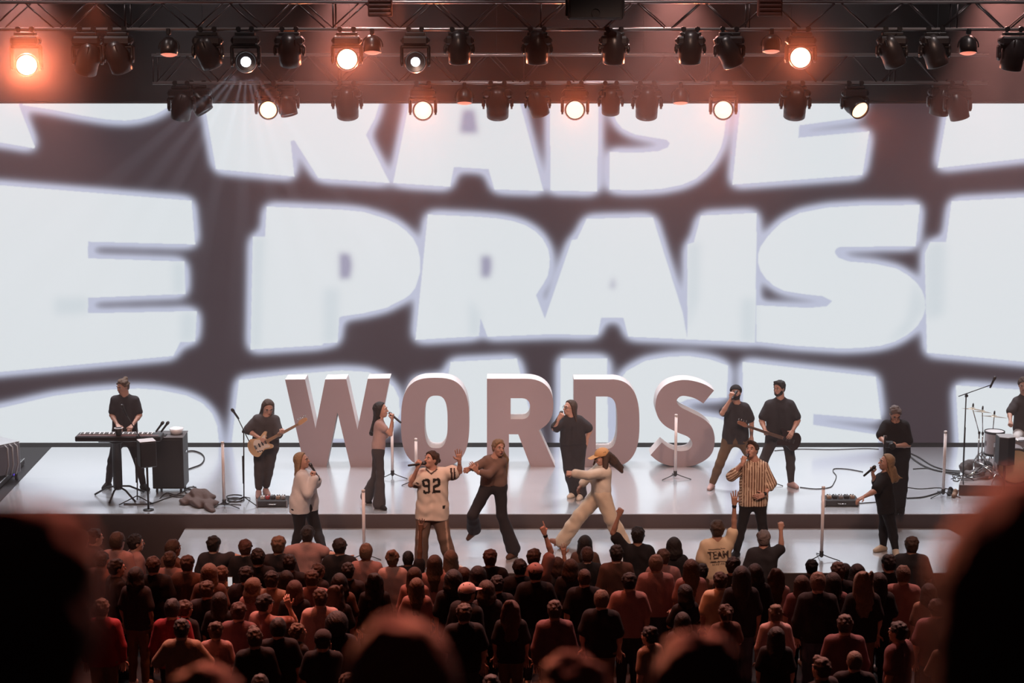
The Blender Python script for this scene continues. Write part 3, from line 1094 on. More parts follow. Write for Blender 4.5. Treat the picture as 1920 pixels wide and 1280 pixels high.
me = mesh_from([(SX0, 0, 0), (SX1, 0, 0), (SX1, 0, SZ1 - SZ0), (SX0, 0, SZ1 - SZ0)], np.array([[0, 1, 2, 3]]), False, 'display')
uv = me.uv_layers.new(name='UVMap')
for li, c in enumerate([(0, 0), (1, 0), (1, 1), (0, 1)]):
    uv.data[li].uv = c
d_ = link('display', me, ms); d_.parent = scr
fr = MB()
fr.box((0, 0.13, (SZ1 - SZ0) / 2), (SX1 - SX0 + .1, 0.2, SZ1 - SZ0 + .06))
part(fr, 'cabinet_frame', BLACK, scr)
o = MB().box((0, YS - 0.12, ZM - 0.02), (28, 0.5, 0.035)).build('trim_1', M_HALL); tag(o, kind='structure')

# ------------------------------------------------------------------ five big letters
YLET = float(ground(1000, 875, ZM)[1])
LDEP = 0.46
M_LFACE = mat('dimmed letter face', (0.34, 0.255, 0.27), 0.75, bump=0.03, bscale=20, var=0.04, vscale=3)  # face dulled for dim front light, sides whitened for light from above
M_LSIDE = mat('brightened letter side', (0.78, 0.72, 0.72), 0.6)


def z2(o, s, pts):
    return [(o[0] + x / s, o[1] + y / s) for x, y in pts]


def arc(cx, cy, rx, ry, a0, a1, n=14, p=2.0):
    o = []
    for i in range(n + 1):
        a = math.radians(a0 + (a1 - a0) * i / n)
        c, s = math.cos(a), math.sin(a)
        o.append((cx + rx * math.copysign(abs(c) ** (2 / p), c), cy - ry * math.copysign(abs(s) ** (2 / p), s)))
    return o


def cr_open(p, n=5):
    p = np.array(p, float); o = [tuple(p[0])]
    for i in range(len(p) - 1):
        a, b, c, d = p[max(i - 1, 0)], p[i], p[i + 1], p[min(i + 2, len(p) - 1)]
        for k in range(1, n + 1):
            t = k / n
            o.append(tuple(.5 * (2 * b + (c - a) * t + (2 * a - 5 * b + 4 * c - d) * t * t + (3 * b - a - 3 * c + d) * t ** 3)))
    return o


LET = {}
LET['W'] = [z2((420, 700), 5.3333, [(610, 62), (810, 60), (915, 550), (1012, 60), (1222, 57), (1335, 560), (1437, 54), (1658, 50), (1478, 935), (1265, 935), (1135, 390), (1025, 935), (806, 935)])]
ob = arc(815.8, 792.5, 63.9, 83.5, 0, 360, 60, 2.9)[:-1]
ib = arc(817.5, 791.8, 21.7, 49.3, 0, 360, 48, 2.9)[:-1]
LET['O'] = [ob, ib]
LET['R'] = [[(913, 709.2), (983, 709.2)] + arc(985, 759, 52.5, 49.8, 88, -52, 18, 2.35) + [(1010.2, 806.3), (1041, 874.6), (995, 874.6), (971.7, 813.5), (954.2, 813.5), (954.2, 874.6), (913, 874.6)],
            [(957.5, 746), (978, 746)] + arc(977, 765.6, 17.2, 19.6, 85, -85, 12, 2.6) + [(957.5, 785.2)]]
LET['D'] = [[(1076, 709.4), (1142, 709.4)] + arc(1141, 791, 58, 82, 85, -85, 26, 2.7) + [(1076, 873.4)],
            [(1117.2, 741.5), (1134, 741.5)] + arc(1134, 790.8, 23.5, 49.3, 85, -85, 16, 3.0) + [(1117.2, 840)]]
sp1 = cr_open([(1808, 155), (1720, 98), (1600, 60), (1490, 51), (1380, 74), (1300, 120), (1245, 195), (1222, 290), (1228, 370), (1262, 450), (1330, 518), (1440, 575), (1540, 616), (1583, 660), (1588, 705), (1545, 752), (1450, 762), (1360, 732), (1285, 675)])
sp2 = cr_open([(1172, 802), (1250, 865), (1350, 905), (1480, 920), (1600, 907), (1715, 855), (1785, 785), (1812, 690), (1810, 600), (1780, 515), (1700, 440), (1570, 372), (1480, 326), (1441, 288), (1437, 248), (1470, 216), (1520, 211), (1615, 235), (1700, 286)])
LET['S'] = [z2((1000, 700), 5.3333, sp1 + sp2)]
LLAB = {'W': 'giant standing letter W, widest of the five letters on stage', 'O': 'giant standing letter O behind the number 92 jersey', 'R': 'giant standing letter R behind the dancer in dark flares',
        'D': 'giant standing letter D behind the woman in a tan cap', 'S': 'giant standing letter S beside the man in a black cap'}
for ch, loops in LET.items():
    cu = bpy.data.curves.new('letter_' + ch, 'CURVE')
    cu.dimensions = '2D'; cu.fill_mode = 'BOTH'
    cu.extrude = LDEP / 2
    P3 = [[at(x, y, YLET) for x, y in lp] for lp in loops]
    cx = np.mean([p[0] for p in P3[0]])
    zmin = min(p[2] for p in P3[0])
    for lp in P3:
        sp = cu.splines.new('POLY'); sp.points.add(len(lp) - 1); sp.use_cyclic_u = True
        for i, p in enumerate(lp):
            sp.points[i].co = (p[0] - cx, p[2] - zmin, 0, 1)
    tmp = bpy.data.objects.new('tmp_letter', cu); COL.objects.link(tmp)
    dg = bpy.context.evaluated_depsgraph_get()
    me = bpy.data.meshes.new_from_object(tmp.evaluated_get(dg))
    bpy.data.objects.remove(tmp); bpy.data.curves.remove(cu)
    me.transform(Matrix.Rotation(math.pi / 2, 4, 'X'))
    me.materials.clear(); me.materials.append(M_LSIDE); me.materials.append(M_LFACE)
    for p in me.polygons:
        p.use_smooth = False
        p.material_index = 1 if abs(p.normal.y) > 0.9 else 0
    o = bpy.data.objects.new('giant_letter', me); COL.objects.link(o)
    o.location = (cx, YLET + LDEP / 2, ZM)
    tag(o, LLAB[ch], 'letter', 'giant letters spelling WORDS')

# ------------------------------------------------------------------ haze over the stage
hz = MB().box((0, 29.9, 7.55), (27, 7.4, 12.5)).mesh('stage_haze')
mh = bpy.data.materials.new('stage haze'); mh.use_nodes = True
nt = mh.node_tree
for n_ in list(nt.nodes):
    if n_.type != 'OUTPUT_MATERIAL':
        nt.nodes.remove(n_)
vs = nt.nodes.new('ShaderNodeVolumeScatter')
vs.inputs['Color'].default_value = (1.0, 0.84, 0.82, 1)
vs.inputs['Density'].default_value = 0.0085
vs.inputs['Anisotropy'].default_value = 0.35
nt.links.new(vs.outputs['Volume'], [n_ for n_ in nt.nodes if n_.type == 'OUTPUT_MATERIAL'][0].inputs['Volume'])
ho = link('stage_haze', hz, mh)
tag(ho, 'thin haze hanging in the stage light', 'haze', kind='stuff')
mh.cycles.homogeneous_volume = True if hasattr(mh.cycles, 'homogeneous_volume') else None
# ------------------------------------------------------------------ lighting trusses
def truss(name, label, Y, zlo, zhi, x0, x1, ph=0.0, period=0.98):
    dep = 0.42
    t = thing(name, label, 'truss', ((x0 + x1) / 2, Y, zlo))
    c0 = (x0 + x1) / 2
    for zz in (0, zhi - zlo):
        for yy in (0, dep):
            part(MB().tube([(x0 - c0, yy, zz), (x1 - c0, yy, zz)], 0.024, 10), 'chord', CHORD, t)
    H = zhi - zlo
    n = int((x1 - x0) / period)
    m = None
    for face in (0, 1):
        yy = dep * face
        for i in range(n):
            for sgn in (0, 1):
                xa = x0 - c0 + ph + i * period + sgn * period / 2 + face * 0.07
                pa, pb = (xa, yy, 0.0 if sgn == 0 else H), (xa + period / 2 - .06, yy, H if sgn == 0 else 0.0)
                if pb[0] > x1 - c0:
                    continue
                part(MB().tube([pa, pb], 0.012, 6), 'brace', STEEL, t)
    for i in range(int((x1 - x0) / 3.0) + 1):
        xa = min(x0 - c0 + i * 3.0 + 0.02, x1 - c0 - .02)
        for yy in (0, dep):
            part(MB().tube([(xa, yy, 0), (xa, yy, H)], 0.014, 6), 'upright', STEEL, t)
        part(MB().tube([(xa, 0, 0), (xa, dep, 0)], 0.014, 6), 'cross_tube', STEEL, t)
        part(MB().tube([(xa, 0, H), (xa, dep, H)], 0.014, 6), 'cross_tube', STEEL, t)
    # hanging wires up to the roof
    for xa in np.linspace(x0 - c0 + .8, x1 - c0 - .8, 6):
        part(MB().tube([(xa, dep / 2, H), (xa, dep / 2, 13.98 - zlo)], 0.006, 6), 'hanging_wire', BLACK, t)
    return t


YA, YBT = 27.4, 30.6
zA0, zA1 = float(at(960, 55, YA)[2]), float(at(960, 4, YA)[2])
zB0, zB1 = float(at(960, 156, YBT)[2]), float(at(960, 103, YBT)[2])
xB0, xB1 = float(at(286, 156, YBT)[0]), float(at(1852, 156, YBT)[0])
truss('lighting_truss', 'upper grey box truss crossing along the top of the view', YA, zA0, zA1, -8.6, 8.6, 0.1)
truss('lighting_truss', 'lower grey box truss with lamps hanging before the LED wall', YBT, zB0, zB1, xB0, xB1, 0.05)

M_LAMPBODY = mat('lamp housing', (0.020, 0.016, 0.017), 0.34, 0.0, 0.6)
M_LENSD = mat('dark lens', (0.02, 0.02, 0.025), 0.08, 0.0, 0.8)
M_HOT = mat('orange lamp glass', (0.8, 0.5, 0.3), 0.3, emit=(1.0, 0.62, 0.38), es=9.0)
M_HOTW = mat('pale lamp glass', (0.8, 0.7, 0.6), 0.3, emit=(1.0, 0.88, 0.74), es=1.05)
M_COOL = mat('blue-white lamp glass', (0.8, 0.9, 1.0), 0.3, emit=(0.80, 0.90, 1.0), es=9.0)
M_EMBER = mat('glowing red rim glass', (0.8, 0.3, 0.2), 0.3, emit=(1.0, 0.25, 0.15), es=0.9)
M_HOTRING = mat('hot ring glass', (0.8, 0.5, 0.3), 0.3, emit=(1.0, 0.55, 0.30), es=3.0)


def glow(name, loc, d, power, color, size=105):
    return spot(name, loc, np.asarray(loc) + np.asarray(d), power, size, color, 1.0, 0.06)


def basis(d):
    """rotation matrix whose +Z column points along d"""
    d = nrm(d)
    x = np.cross([0, 0, 1.0], d)
    if np.linalg.norm(x) < 1e-3:
        x = np.array([1.0, 0, 0])
    x = nrm(x)
    y = np.cross(d, x)
    return np.stack([x, y, d], 1)


def moving_head(px, py, Y, zt, d, lens, label, s=1.0, group='moving head lamps', lr=1.0):
    """px,py: photo pixel of the head's centre, zt: height of the chord it hangs from, d: aim"""
    c = at(px, py, Y)
    top = zt - 0.03
    t = thing('moving_head_lamp', label, 'stage lamp', (c[0], Y, top), 0, group)
    L = np.array([c[0], Y, top])
    hz_ = c[2] - top                                   # head centre below the chord
    m = MB()
    m.box((0, 0, -0.035), (0.30 * s, 0.16, 0.05), bev=.01)
    for e in (-1, 1):
        m.box((0.10 * e * s, 0, 0.02), (0.04, 0.06, 0.10), bev=.01)
        m.tube([(0.10 * e * s, -.04, 0.035), (0.10 * e * s, .04, 0.035)], 0.038, 10)
    part(m, 'clamp', BLACK, t)
    m = MB()
    m.box((0, 0, -0.13), (0.40 * s, 0.26 * s, 0.13), bev=0.03)
    for e in (-1, 1):
        m.box((0.205 * e * s, 0, -0.13), (0.03, 0.12, 0.05), bev=.01)
    part(m, 'base', M_LAMPBODY, t)
    y0 = -0.20
    m = MB()
    m.box((0, 0, y0 - .015), (0.44 * s, 0.14 * s, 0.05), bev=0.015)
    for e in (-1, 1):
        m.box((0.205 * e * s, 0, (y0 + hz_ - .05) / 2), (0.05 * s, 0.13 * s, abs(hz_ - .05 - y0)), bev=0.02)
        m.lathe([(0.0, 0), (0.075 * s, 0.0), (0.075 * s, 0.03), (0, 0.03)], o=(0.19 * e * s, 0, hz_), axis=(e, 0, 0), n=14)
    part(m, 'yoke', M_LAMPBODY, t)
    R = basis(d)
    prof = [(0.0, -0.27), (0.075, -0.26), (0.125, -0.21), (0.165, -0.10), (0.172, 0.0), (0.160, 0.07), (0.162, 0.10), (0.158, 0.20), (0.150, 0.205), (0.140, 0.17)]
    prof = [(r * s, h * s) for r, h in prof]
    m = MB()
    m.lathe(prof, o=(0, 0, hz_), axis=d, n=22)
    for e in (-1, 1):
        for q in (-1, 1):
            m.box(np.array([0, 0, hz_]) + R @ np.array([0.10 * e * s, 0.10 * q * s, -0.18 * s]), (0.02, 0.02, 0.14 * s), R=R, bev=.004)
    hd = part(m, 'lamp_head', M_LAMPBODY, t)
    m = MB()
    m.lathe([(0.142 * s * lr, 0.165 * s), (0.12 * s * lr, 0.180 * s), (0.07 * s * lr, 0.193 * s), (0.0, 0.197 * s)], o=(0, 0, hz_), axis=d, n=22)
    if lr < 1:
        b_ = MB().lathe([(0.152 * s, 0.185 * s), (0.138 * s * lr, 0.168 * s)], o=(0, 0, hz_), axis=d, n=22)
        part(b_, 'front_ring', M_LAMPBODY, hd)
    ln = part(m, 'lens', lens, hd)
    return L + np.array([0, 0, hz_]), d


def par_can(px, py, Y, zt, lens, label, s=1.0, d=(0, -0.25, -1)):
    c = at(px, py, Y)
    top = zt - 0.03
    t = thing('par_lamp', label, 'stage lamp', (c[0], Y, top), 0, 'small par lamps')
    hz_ = c[2] - top
    m = MB().box((0, 0, 0.0), (0.06, 0.09, 0.09), bev=.01)
    m.tube([(0, 0, 0), (0, 0, min(-0.02, hz_ + 0.17 * s))], 0.012, 8)
    part(m, 'clamp', BLACK, t)
    m = MB()
    pts = [(0.15 * s * math.cos(a), 0, hz_ + 0.15 * s * math.sin(a)) for a in np.linspace(-.1, math.pi + .1, 14)]
    m.tube(pts, 0.011, 6)
    part(m, 'bracket', BLACK, t)
    m = MB()
    m.lathe([(0, -0.15 * s), (0.07 * s, -0.145 * s), (0.115 * s, -0.08 * s), (0.125 * s, 0.0), (0.128 * s, 0.10 * s), (0.12 * s, 0.10 * s)], o=(0, 0, hz_), axis=d, n=18)
    b = part(m, 'can', M_LAMPBODY, t)
    m = MB().lathe([(0.12 * s, 0.095 * s), (0.08 * s, 0.115 * s), (0, 0.12 * s)], o=(0, 0, hz_), axis=d, n=18)
    part(m, 'lens', lens, b)
    return c


ORANGE = (1.0, 0.24, 0.11)
CAMD = lambda c: nrm(np.array([0, 0, HC]) - np.asarray(c))
DOWN = nrm((0.0, 0.42, -1.0))
GLOW_A, GLOW_B = 1300.0, 800.0


def hot(px, py, Y, zt, label, lens=M_HOT, power=GLOW_A, s=1.0, off=(0, 0), d=None, lr=1.0):
    c = at(px, py, Y)
    dd = nrm(CAMD(c) + np.array([off[0], 0, off[1]])) if d is None else d
    # the lens centre, not the head's, sits on the pixel
    pp = topix(*(c - dd * 0.19 * s))
    hc_, d_ = moving_head(pp[0], pp[1], Y, zt, dd, lens, label, s, lr=lr)
    if power:
        glow('lamp_glow', hc_ + d_ * 0.22 * s, d_, power, ORANGE)
    return hc_


# upper truss, lamps in order along it
hot(50, 122, YA, zA0, 'brightest orange lamp, at the far end above the keyboard player', power=8000, s=1.0)
moving_head(165, 112, YA, zA0, nrm((-.3, .3, -1)), M_LENSD, 'unlit lamp on upper truss beside the brightest orange lamp')
moving_head(222, 108, YA, zA0, nrm((.2, .4, -1)), M_LENSD, 'unlit lamp on upper truss, second from the brightest orange one')
par_can(317, 90, YA, zA0, M_EMBER, 'red-lit par lamp above the lower truss end over the keyboard')
moving_head(390, 100, YA, zA0, nrm((.3, .4, -1)), M_LENSD, 'unlit lamp on upper truss between red par and fan-beam lamp')
hot(461, 116, YA, zA0, 'blue-white lamp throwing a wide fan of beams over guitarist', lens=M_COOL, power=0, s=0.95, lr=.55)
moving_head(543, 96, YA, zA0, nrm((0, .5, -1)), M_LENSD, 'unlit lamp between the fan-beam lamp and an orange one')
hot(651, 111, YA, zA0, 'orange lamp glowing above the letter W', power=GLOW_A)
par_can(698, 86, YA, zA0, M_EMBER, 'red par lamp next to orange lamp above the letter W')
hot(779, 116, YA, zA0, 'small blue-white lamp with a single soft beam above letter O', lens=M_COOL, power=0, s=0.95, lr=.5)
UP4 = [(861, 'unlit downward lamp on upper truss, next to the single-beam lamp'), (1007, 'unlit downward lamp on upper truss above the letter R'),
       (1151, 'unlit downward lamp on upper truss above the letter D'), (1294, 'unlit downward lamp on upper truss above letter S')]
for px, lab in UP4:
    moving_head(px, 92, YA, zA0, nrm((0, .18, -1)), M_LENSD, lab)
moving_head(1367, 98, YA, zA0, nrm((.45, .2, -1)), M_LENSD, 'tilted unlit lamp on upper truss above the black cap singer')
par_can(1446, 84, YA, zA0, M_EMBER, 'red par lamp between tilted lamp and orange lamp above the bassist')
hot(1501, 108, YA, zA0, 'orange lamp glowing above the bass player', power=GLOW_A)
moving_head(1672, 98, YA, zA0, nrm((.4, .2, -1)), M_LENSD, 'tilted unlit lamp on upper truss above the camera operator')
moving_head(1752, 98, YA, zA0, nrm((.35, .1, -1)), M_LENSD, 'tilted unlit lamp on upper truss, beside the last red par')
par_can(1815, 87, YA, zA0, M_EMBER, 'red par lamp over the drum kit end of the upper truss')
moving_head(1899, 104, YA, zA0, nrm((-.1, .2, -1)), M_LENSD, 'last unlit lamp on upper truss above the drummer')

# lower truss
moving_head(341, 200, YBT, zB0, nrm((-.25, .3, -1)), M_LENSD, 'outermost unlit lamp on lower truss over the keyboard side')
moving_head(372, 190, YBT + .42, zB0, nrm((.5, -.1, -.8)), M_LENSD, 'unlit lamp tilted beside the outermost lamp over keyboard side')
hot(503, 206, YBT, zB0, 'orange lamp in front of its unlit twin above the guitarist', lens=M_HOTRING, power=300, s=0.95)
moving_head(538, 196, YBT + .42, zB0, nrm((.25, -.2, -1)), M_LENSD, 'unlit lamp just behind the orange lamp above the guitarist', s=.9)
hot(793, 207, YBT, zB0, 'white-hot lamp before the screen above the letter O', lens=M_HOTW, power=GLOW_B)
hot(1078, 206, YBT, zB0, 'white-hot lamp before the screen above the letter D', lens=M_HOTW, power=GLOW_B)
hot(1356, 206, YBT, zB0, 'white-hot lamp before the screen above the black cap singer', lens=M_HOTW, power=GLOW_B)
hot(1613, 207, YBT, zB0, 'orange lamp half hidden behind its yoke over blond singer', lens=M_HOTRING, power=300, d=nrm((.35, -.8, -.45)))
for px, lab in ((651, 'large unlit lamp pointing down above the letter W'), (933, 'large unlit lamp pointing down above the letter R'),
                (1213, 'large unlit lamp pointing down above the letter S'), (1491, 'large unlit lamp pointing down above the bass player')):
    moving_head(px, 195, YBT, zB0, DOWN, M_LENSD, lab, s=1.12)
moving_head(1008, 195, YBT, zB0, nrm((.30, .25, -1)), M_LENSD, 'sideways unlit lamp between letter R lamp and white-hot lamp', s=.95)
moving_head(1145, 192, YBT, zB0, nrm((0.02, .4, -1)), M_LENSD, 'smaller unlit lamp between white-hot lamp and letter S lamp', s=.92)
moving_head(1764, 192, YBT + .42, zB0, nrm((-.1, .2, -1)), M_LENSD, 'unlit lamp at the drum end of the lower truss, outer of two')
moving_head(1795, 200, YBT - .0, zB0, nrm((.3, .1, -1)), M_LENSD, 'unlit lamp at the drum end of lower truss, nearer of two')
par_can(871, 182, YBT, zB0, M_EMBER, 'small red par lamp above the jersey singer')
par_can(1276, 182, YBT, zB0, M_EMBER, 'small red par lamp above the light tube by letter S')

# beams of the two blue-white lamps
def beams(px, py, Y, aims, power, size):
    c = at(px, py, Y)
    for i, a in enumerate(aims):
        d = nrm(a)
        spot('beam_lamp', c + d * 0.30, c + d * 9, power, size, (0.62, 0.80, 1.0), 0.35, 0.02)


beams(461, 116, YA, [(-.95, 1, -.72), (-.78, 1, -.78), (-.62, 1, -.82), (-.36, 1, -.86), (-.18, 1, -.86), (.0, 1, -.86), (.14, 1, -.86), (.42, 1, -.84)], 21000, 4.5)
beams(779, 116, YA, [(-.24, 1, -.86), (-.05, 1, -.86), (.10, 1, -.86)], 9000, 5)

# orange spill from lamps hung just above the frame
for px, pw in ((180, 1500), (745, 1900)):
    c = at(px, -34, 26.4)
    moving_head(px, -34, 26.4, float(c[2]) + .36, nrm((0, -.5, -.85)), M_HOT, 'orange lamp hung just over the view above ' + ('the keyboard' if px < 400 else 'the letters W and O'))
    glow('lamp_glow', c + nrm((0, -.5, -.85)) * .24, nrm((0, -.5, -.85)), pw, ORANGE)

# hung boxes
M_BOX = mat('hung black cabinet', (0.016, 0.013, 0.013), 0.5, bump=0.05)
c = at(1117, 8, 26.6)
t = thing('hung_speaker', 'large black speaker cabinet hung at the top above letter D', 'speaker', tuple(c))
s_ = 26.6 / F
part(MB().box((0, 0.3, 0.02), (102 * s_, .6, 62 * s_), bev=.02), 'cabinet', M_BOX, t)
part(MB().box((0, -0.005, 0.02), (94 * s_, .02, 54 * s_), bev=.006), 'front_grille', BLACK, t)
part(MB().lathe([(0, -.03), (.05, -.025), (.06, 0), (.06, .03)], o=(0, -.01, -.12), axis=(0, -1, 0), n=14), 'lock_plate', mat('grey metal', (.10, .08, .085), .4, .6), t)
for e in (-1, 1):
    part(MB().box((e * 53 * s_, .3, .1), (.03, .2, 70 * s_), bev=.004), 'rigging_bar', BLACK, t)
    part(MB().tube([(e * .3, .3, .25), (e * .3, .3, 13.98 - c[2])], .008, 6), 'hanging_wire', BLACK, t)
M_RBOX = mat('dark red lamp box', (0.10, 0.035, 0.03), 0.5)
for px, lab in ((712, 'boxy blinder lamp with ribbed front above the letter W'), (1445, 'boxy blinder lamp with ribbed front above the bassist')):
    c = at(px, 14, 26.9)
    t = thing('blinder_lamp', lab, 'stage lamp', tuple(c), 0, 'boxy blinder lamps')
    part(MB().box((0, .1, 0), (.34, .18, .26), bev=.015), 'housing', M_RBOX, t)
    for k in range(4):
        part(MB().box((0, .0, -.09 + k * .06), (.31, .03, .035), bev=.006), 'reflector_bar', M_RBOX, t)
    part(MB().tube([(0, .1, .12), (0, .1, .55)], .012, 8), 'clamp_pole', BLACK, t)
# ------------------------------------------------------------------ performers
def unit(yaw, pitch=0.0):
    """facing: yaw 0 towards the audience (-Y), + towards +X; pitch + looks up"""
    a, b = math.radians(yaw), math.radians(pitch)
    f = np.array([math.sin(a) * math.cos(b), -math.cos(a) * math.cos(b), math.sin(b)])
    u = np.array([-math.sin(a) * math.sin(b), math.cos(a) * math.sin(b), math.cos(b)])
    return f, u


def joints(z, px, yaw=0, pitch=0, roll=0.0, Y0=None, **kw):
    """px: joint -> (x, y[, dy]); ankles and toes are set down on the stage at height z unless given a dy"""
    J = {}
    an = []
    for k in ('al', 'ar'):
        v = px[k]
        if len(v) == 2:
            J[k] = ground(v[0], v[1], z + 0.080); an.append(J[k][1])
    y0 = Y0 if Y0 is not None else float(np.mean(an))
    for k, v in px.items():
        if k in J:
            continue
        if k in ('tl', 'tr') and len(v) == 2:
            J[k] = ground(v[0], v[1], z + 0.030)
        else:
            J[k] = at(v[0], v[1], y0 + (v[2] if len(v) > 2 else 0.0))
    f, u = unit(yaw, pitch)
    if roll:
        q = Quaternion(Vector(f), math.radians(roll))
        u = np.array(q @ Vector(u))
    J['hf'], J['hu'] = f, u
    J.update(kw)
    return J, y0


def micro(tail, head, label, group='handheld microphones'):
    tail, head = np.asarray(tail, float), np.asarray(head, float)
    d = nrm(head - tail); L = np.linalg.norm(head - tail)
    c = (tail + head) / 2
    t = thing('microphone', label, 'microphone', tuple(c), 0, group)
    m = MB(); m.lathe([(0, -L / 2), (.014, -L / 2), (.017, -L / 2 + .02), (.019, L / 2 - .06), (.022, L / 2 - .045), (0.0, L / 2 - .045)], axis=d, n=12)
    part(m, 'handle', BLACKP, t)
    m = MB(); m.lathe([(.018, L / 2 - .05), (.027, L / 2 - .035), (.029, L / 2 - .01), (.024, L / 2 + .012), (.012, L / 2 + .022), (0, L / 2 + .024)], axis=d, n=14)
    part(m, 'grille_ball', mat('mic grille', (.06, .055, .055), .4, .7), t)
    return t


def feet_origin(J, z):
    c = (np.asarray(J['al']) + np.asarray(J['ar'])) / 2
    return np.array([c[0], c[1], z])


def glasses(parent, J, S=1.10, name='glasses'):
    f, u, r = head_frame(J['hf'], J['hu'])
    hc = np.asarray(J['hc'])
    P = lambda a, b, c: hc + (r * a + f * b + u * c) * S
    m = MB()
    for e in (-1, 1):
        m.tube([P(0.033 * e + .022 * math.cos(t), .100, .010 + .019 * math.sin(t)) for t in np.linspace(0, 2 * math.pi, 13)[:-1]], .0026, 5, closed=True)
        m.tube([P(.055 * e, .098, .014), P(.083 * e, .02, .014)], .0024, 5)
    m.tube([P(-.011, .1, .012), P(.011, .1, .012)], .0024, 5)
    me = m.mesh('glasses'); me.transform(Matrix.Translation(-Vector(parent.location)))
    o = link('glasses', me, BLACKP); o.parent = parent
    return o


def watch(parent, J, e):
    el, H = np.asarray(J['e' + e]), np.asarray(J['w' + e])
    d = nrm(H - el); c = H - d * 0.085
    m = MB(); m.lathe([(.031, -.016), (.035, -.012), (.035, .012), (.031, .016)], o=c, axis=d, n=14)
    m.box(c + np.array([0, -.034, 0.0]), (.034, .012, .036), bev=.004)
    me = m.mesh('watch'); me.transform(Matrix.Translation(-Vector(parent.location)))
    o = link('watch', me, BLACKP); o.parent = parent


def colour_by(ob, base, fn, rough=0.85):
    """prints flat colours on a garment: fn(world xyz n x 3) -> n x 3 linear colours (per vertex)"""
    me = ob.data
    V = np.empty(len(me.vertices) * 3, np.float32); me.vertices.foreach_get('co', V)
    V = V.reshape(-1, 3) + np.array(ob.parent.location)
    N = np.empty(len(me.vertices) * 3, np.float32); me.vertices.foreach_get('normal', N)
    c = np.ones((len(V), 4), np.float32); c[:, :3] = fn(V, N.reshape(-1, 3))
    at_ = me.color_attributes.new('print', 'FLOAT_COLOR', 'POINT')
    at_.data.foreach_set('color', c.ravel())
    m = bpy.data.materials.new('printed ' + base); m.use_nodes = True
    b = m.node_tree.nodes['Principled BSDF']; b.inputs['Roughness'].default_value = rough
    b.inputs['Specular IOR Level'].default_value = .25
    n = m.node_tree.nodes.new('ShaderNodeVertexColor'); n.layer_name = 'print'
    m.node_tree.links.new(n.outputs['Color'], b.inputs['Base Color'])
    me.materials.clear(); me.materials.append(m)


def kid(ob, name):
    return [c for c in ob.children if c.name.split('.')[0] == name][0]


def mask_polys(u, v, polys):
    r = np.zeros(len(u), bool)
    for p in polys:
        p = np.array(p, float); k = np.zeros(len(u), bool)
        for i in range(len(p)):
            (x0, y0), (x1, y1) = p[i - 1], p[i]
            if y0 == y1:
                continue
            c = (y0 > v) != (y1 > v)
            k ^= c & (u < (x1 - x0) * (v - y0) / (y1 - y0) + x0)
        r ^= k
    return r


DOWNV = np.array([0, 0, -1.0])

# -- keyboard player
J1, Y1 = joints(ZM, dict(hc=(230.5, 725), nb=(234, 741), sl=(212, 748), sr=(257, 749), el=(209.5, 778, -.05), er=(262, 778, -.05), wl=(222, 799, -.30), wr=(246, 800, -.30),
                         hl=(222, 824), hr=(246, 824), kl=(210, 864, -.08), kr=(259, 864, -.08), al=(203, 905), ar=(268.5, 908), tl=(193, 915), tr=(276, 916)), yaw=-35, pitch=-12,
                hand_l=dict(p='relaxed', n=DOWNV), hand_r=dict(p='relaxed', n=DOWNV))
f1 = make_figure(J1, top=1, bottom=1, hair='bun', sleeve=.75, seed=.3, bulk=1.08)
p1 = person(f1, feet_origin(J1, ZM), 'keyboard player in charcoal tee with hair tied back, looking down at the keys', 'fair', 'l', 'charcoal', 'charcoal', 'black')

# -- guitarist
J2, Y2 = joints(ZM, dict(hc=(502.5, 764), nb=(500.5, 780), sl=(480, 785), sr=(518, 786), el=(465, 807, -.06), er=(522, 815, -.10), wl=(492, 824, -.22), wr=(527, 811, -.28),
                         hl=(486, 838), hr=(510, 838), kl=(486, 876, -.05), kr=(505, 872, -.02), al=(485, 921), ar=(498, 917), tl=(482, 936), tr=(508, 930)), yaw=18, pitch=-28,
                hand_l=dict(p='relaxed'), hand_r=dict(p='grip', n=np.array([0, .6, .8])))
f2 = make_figure(J2, top=1, bottom=1, hair='long', sleeve=.9, seed=.8, loose=.014, ankle=.80, legloose=.012, hem=.03)
p2 = person(f2, feet_origin(J2, ZM), 'guitarist with long hair hanging over the face, dark tee and cropped trousers', 'fair', 'b', 'darkgrey', 'darkgrey', 'palepink')

# -- woman in the white jacket (seen from behind her shoulder)
J3, Y3 = joints(ZL, dict(hc=(566, 864), nb=(564, 882), sl=(565, 893, -.17), sr=(576, 890, .18), el=(577, 925, -.24), er=(592, 905, .20), wl=(592, 890, -.16), wr=(596, 897, .10),
                         hl=(560, 952, -.12), hr=(580, 951, .12), kl=(562, 992, -.10), kr=(594, 995, .12), al=(550, 1030), ar=(608, 1034), tl=(560, 1037), tr=(616, 1037)), yaw=78, pitch=10, Y0=float(ground(578, 1036, ZL)[1]),
                cf=np.array([1.0, -.1, 0]), hand_l=dict(p='fist', d=(.1, 0, 1), n=(-1, .2, 0)), hand_r=dict(p='fist'))
f3 = make_figure(J3, top=1, bottom=1, hair='long', sleeve=1.95, seed=1.1, loose=.018, bulk=1.22, hem=.05, female=True, limb=1.12)
p3 = person(f3, feet_origin(J3, ZL), 'woman in white jacket and black trousers with straight blond hair, singing', 'fair', 'blond', 'white', 'black', 'black', topname='jacket')
micro(at(600, 900, Y3 - .14), at(581.5, 870, Y3 - .05), 'black microphone held by the woman in a white jacket')

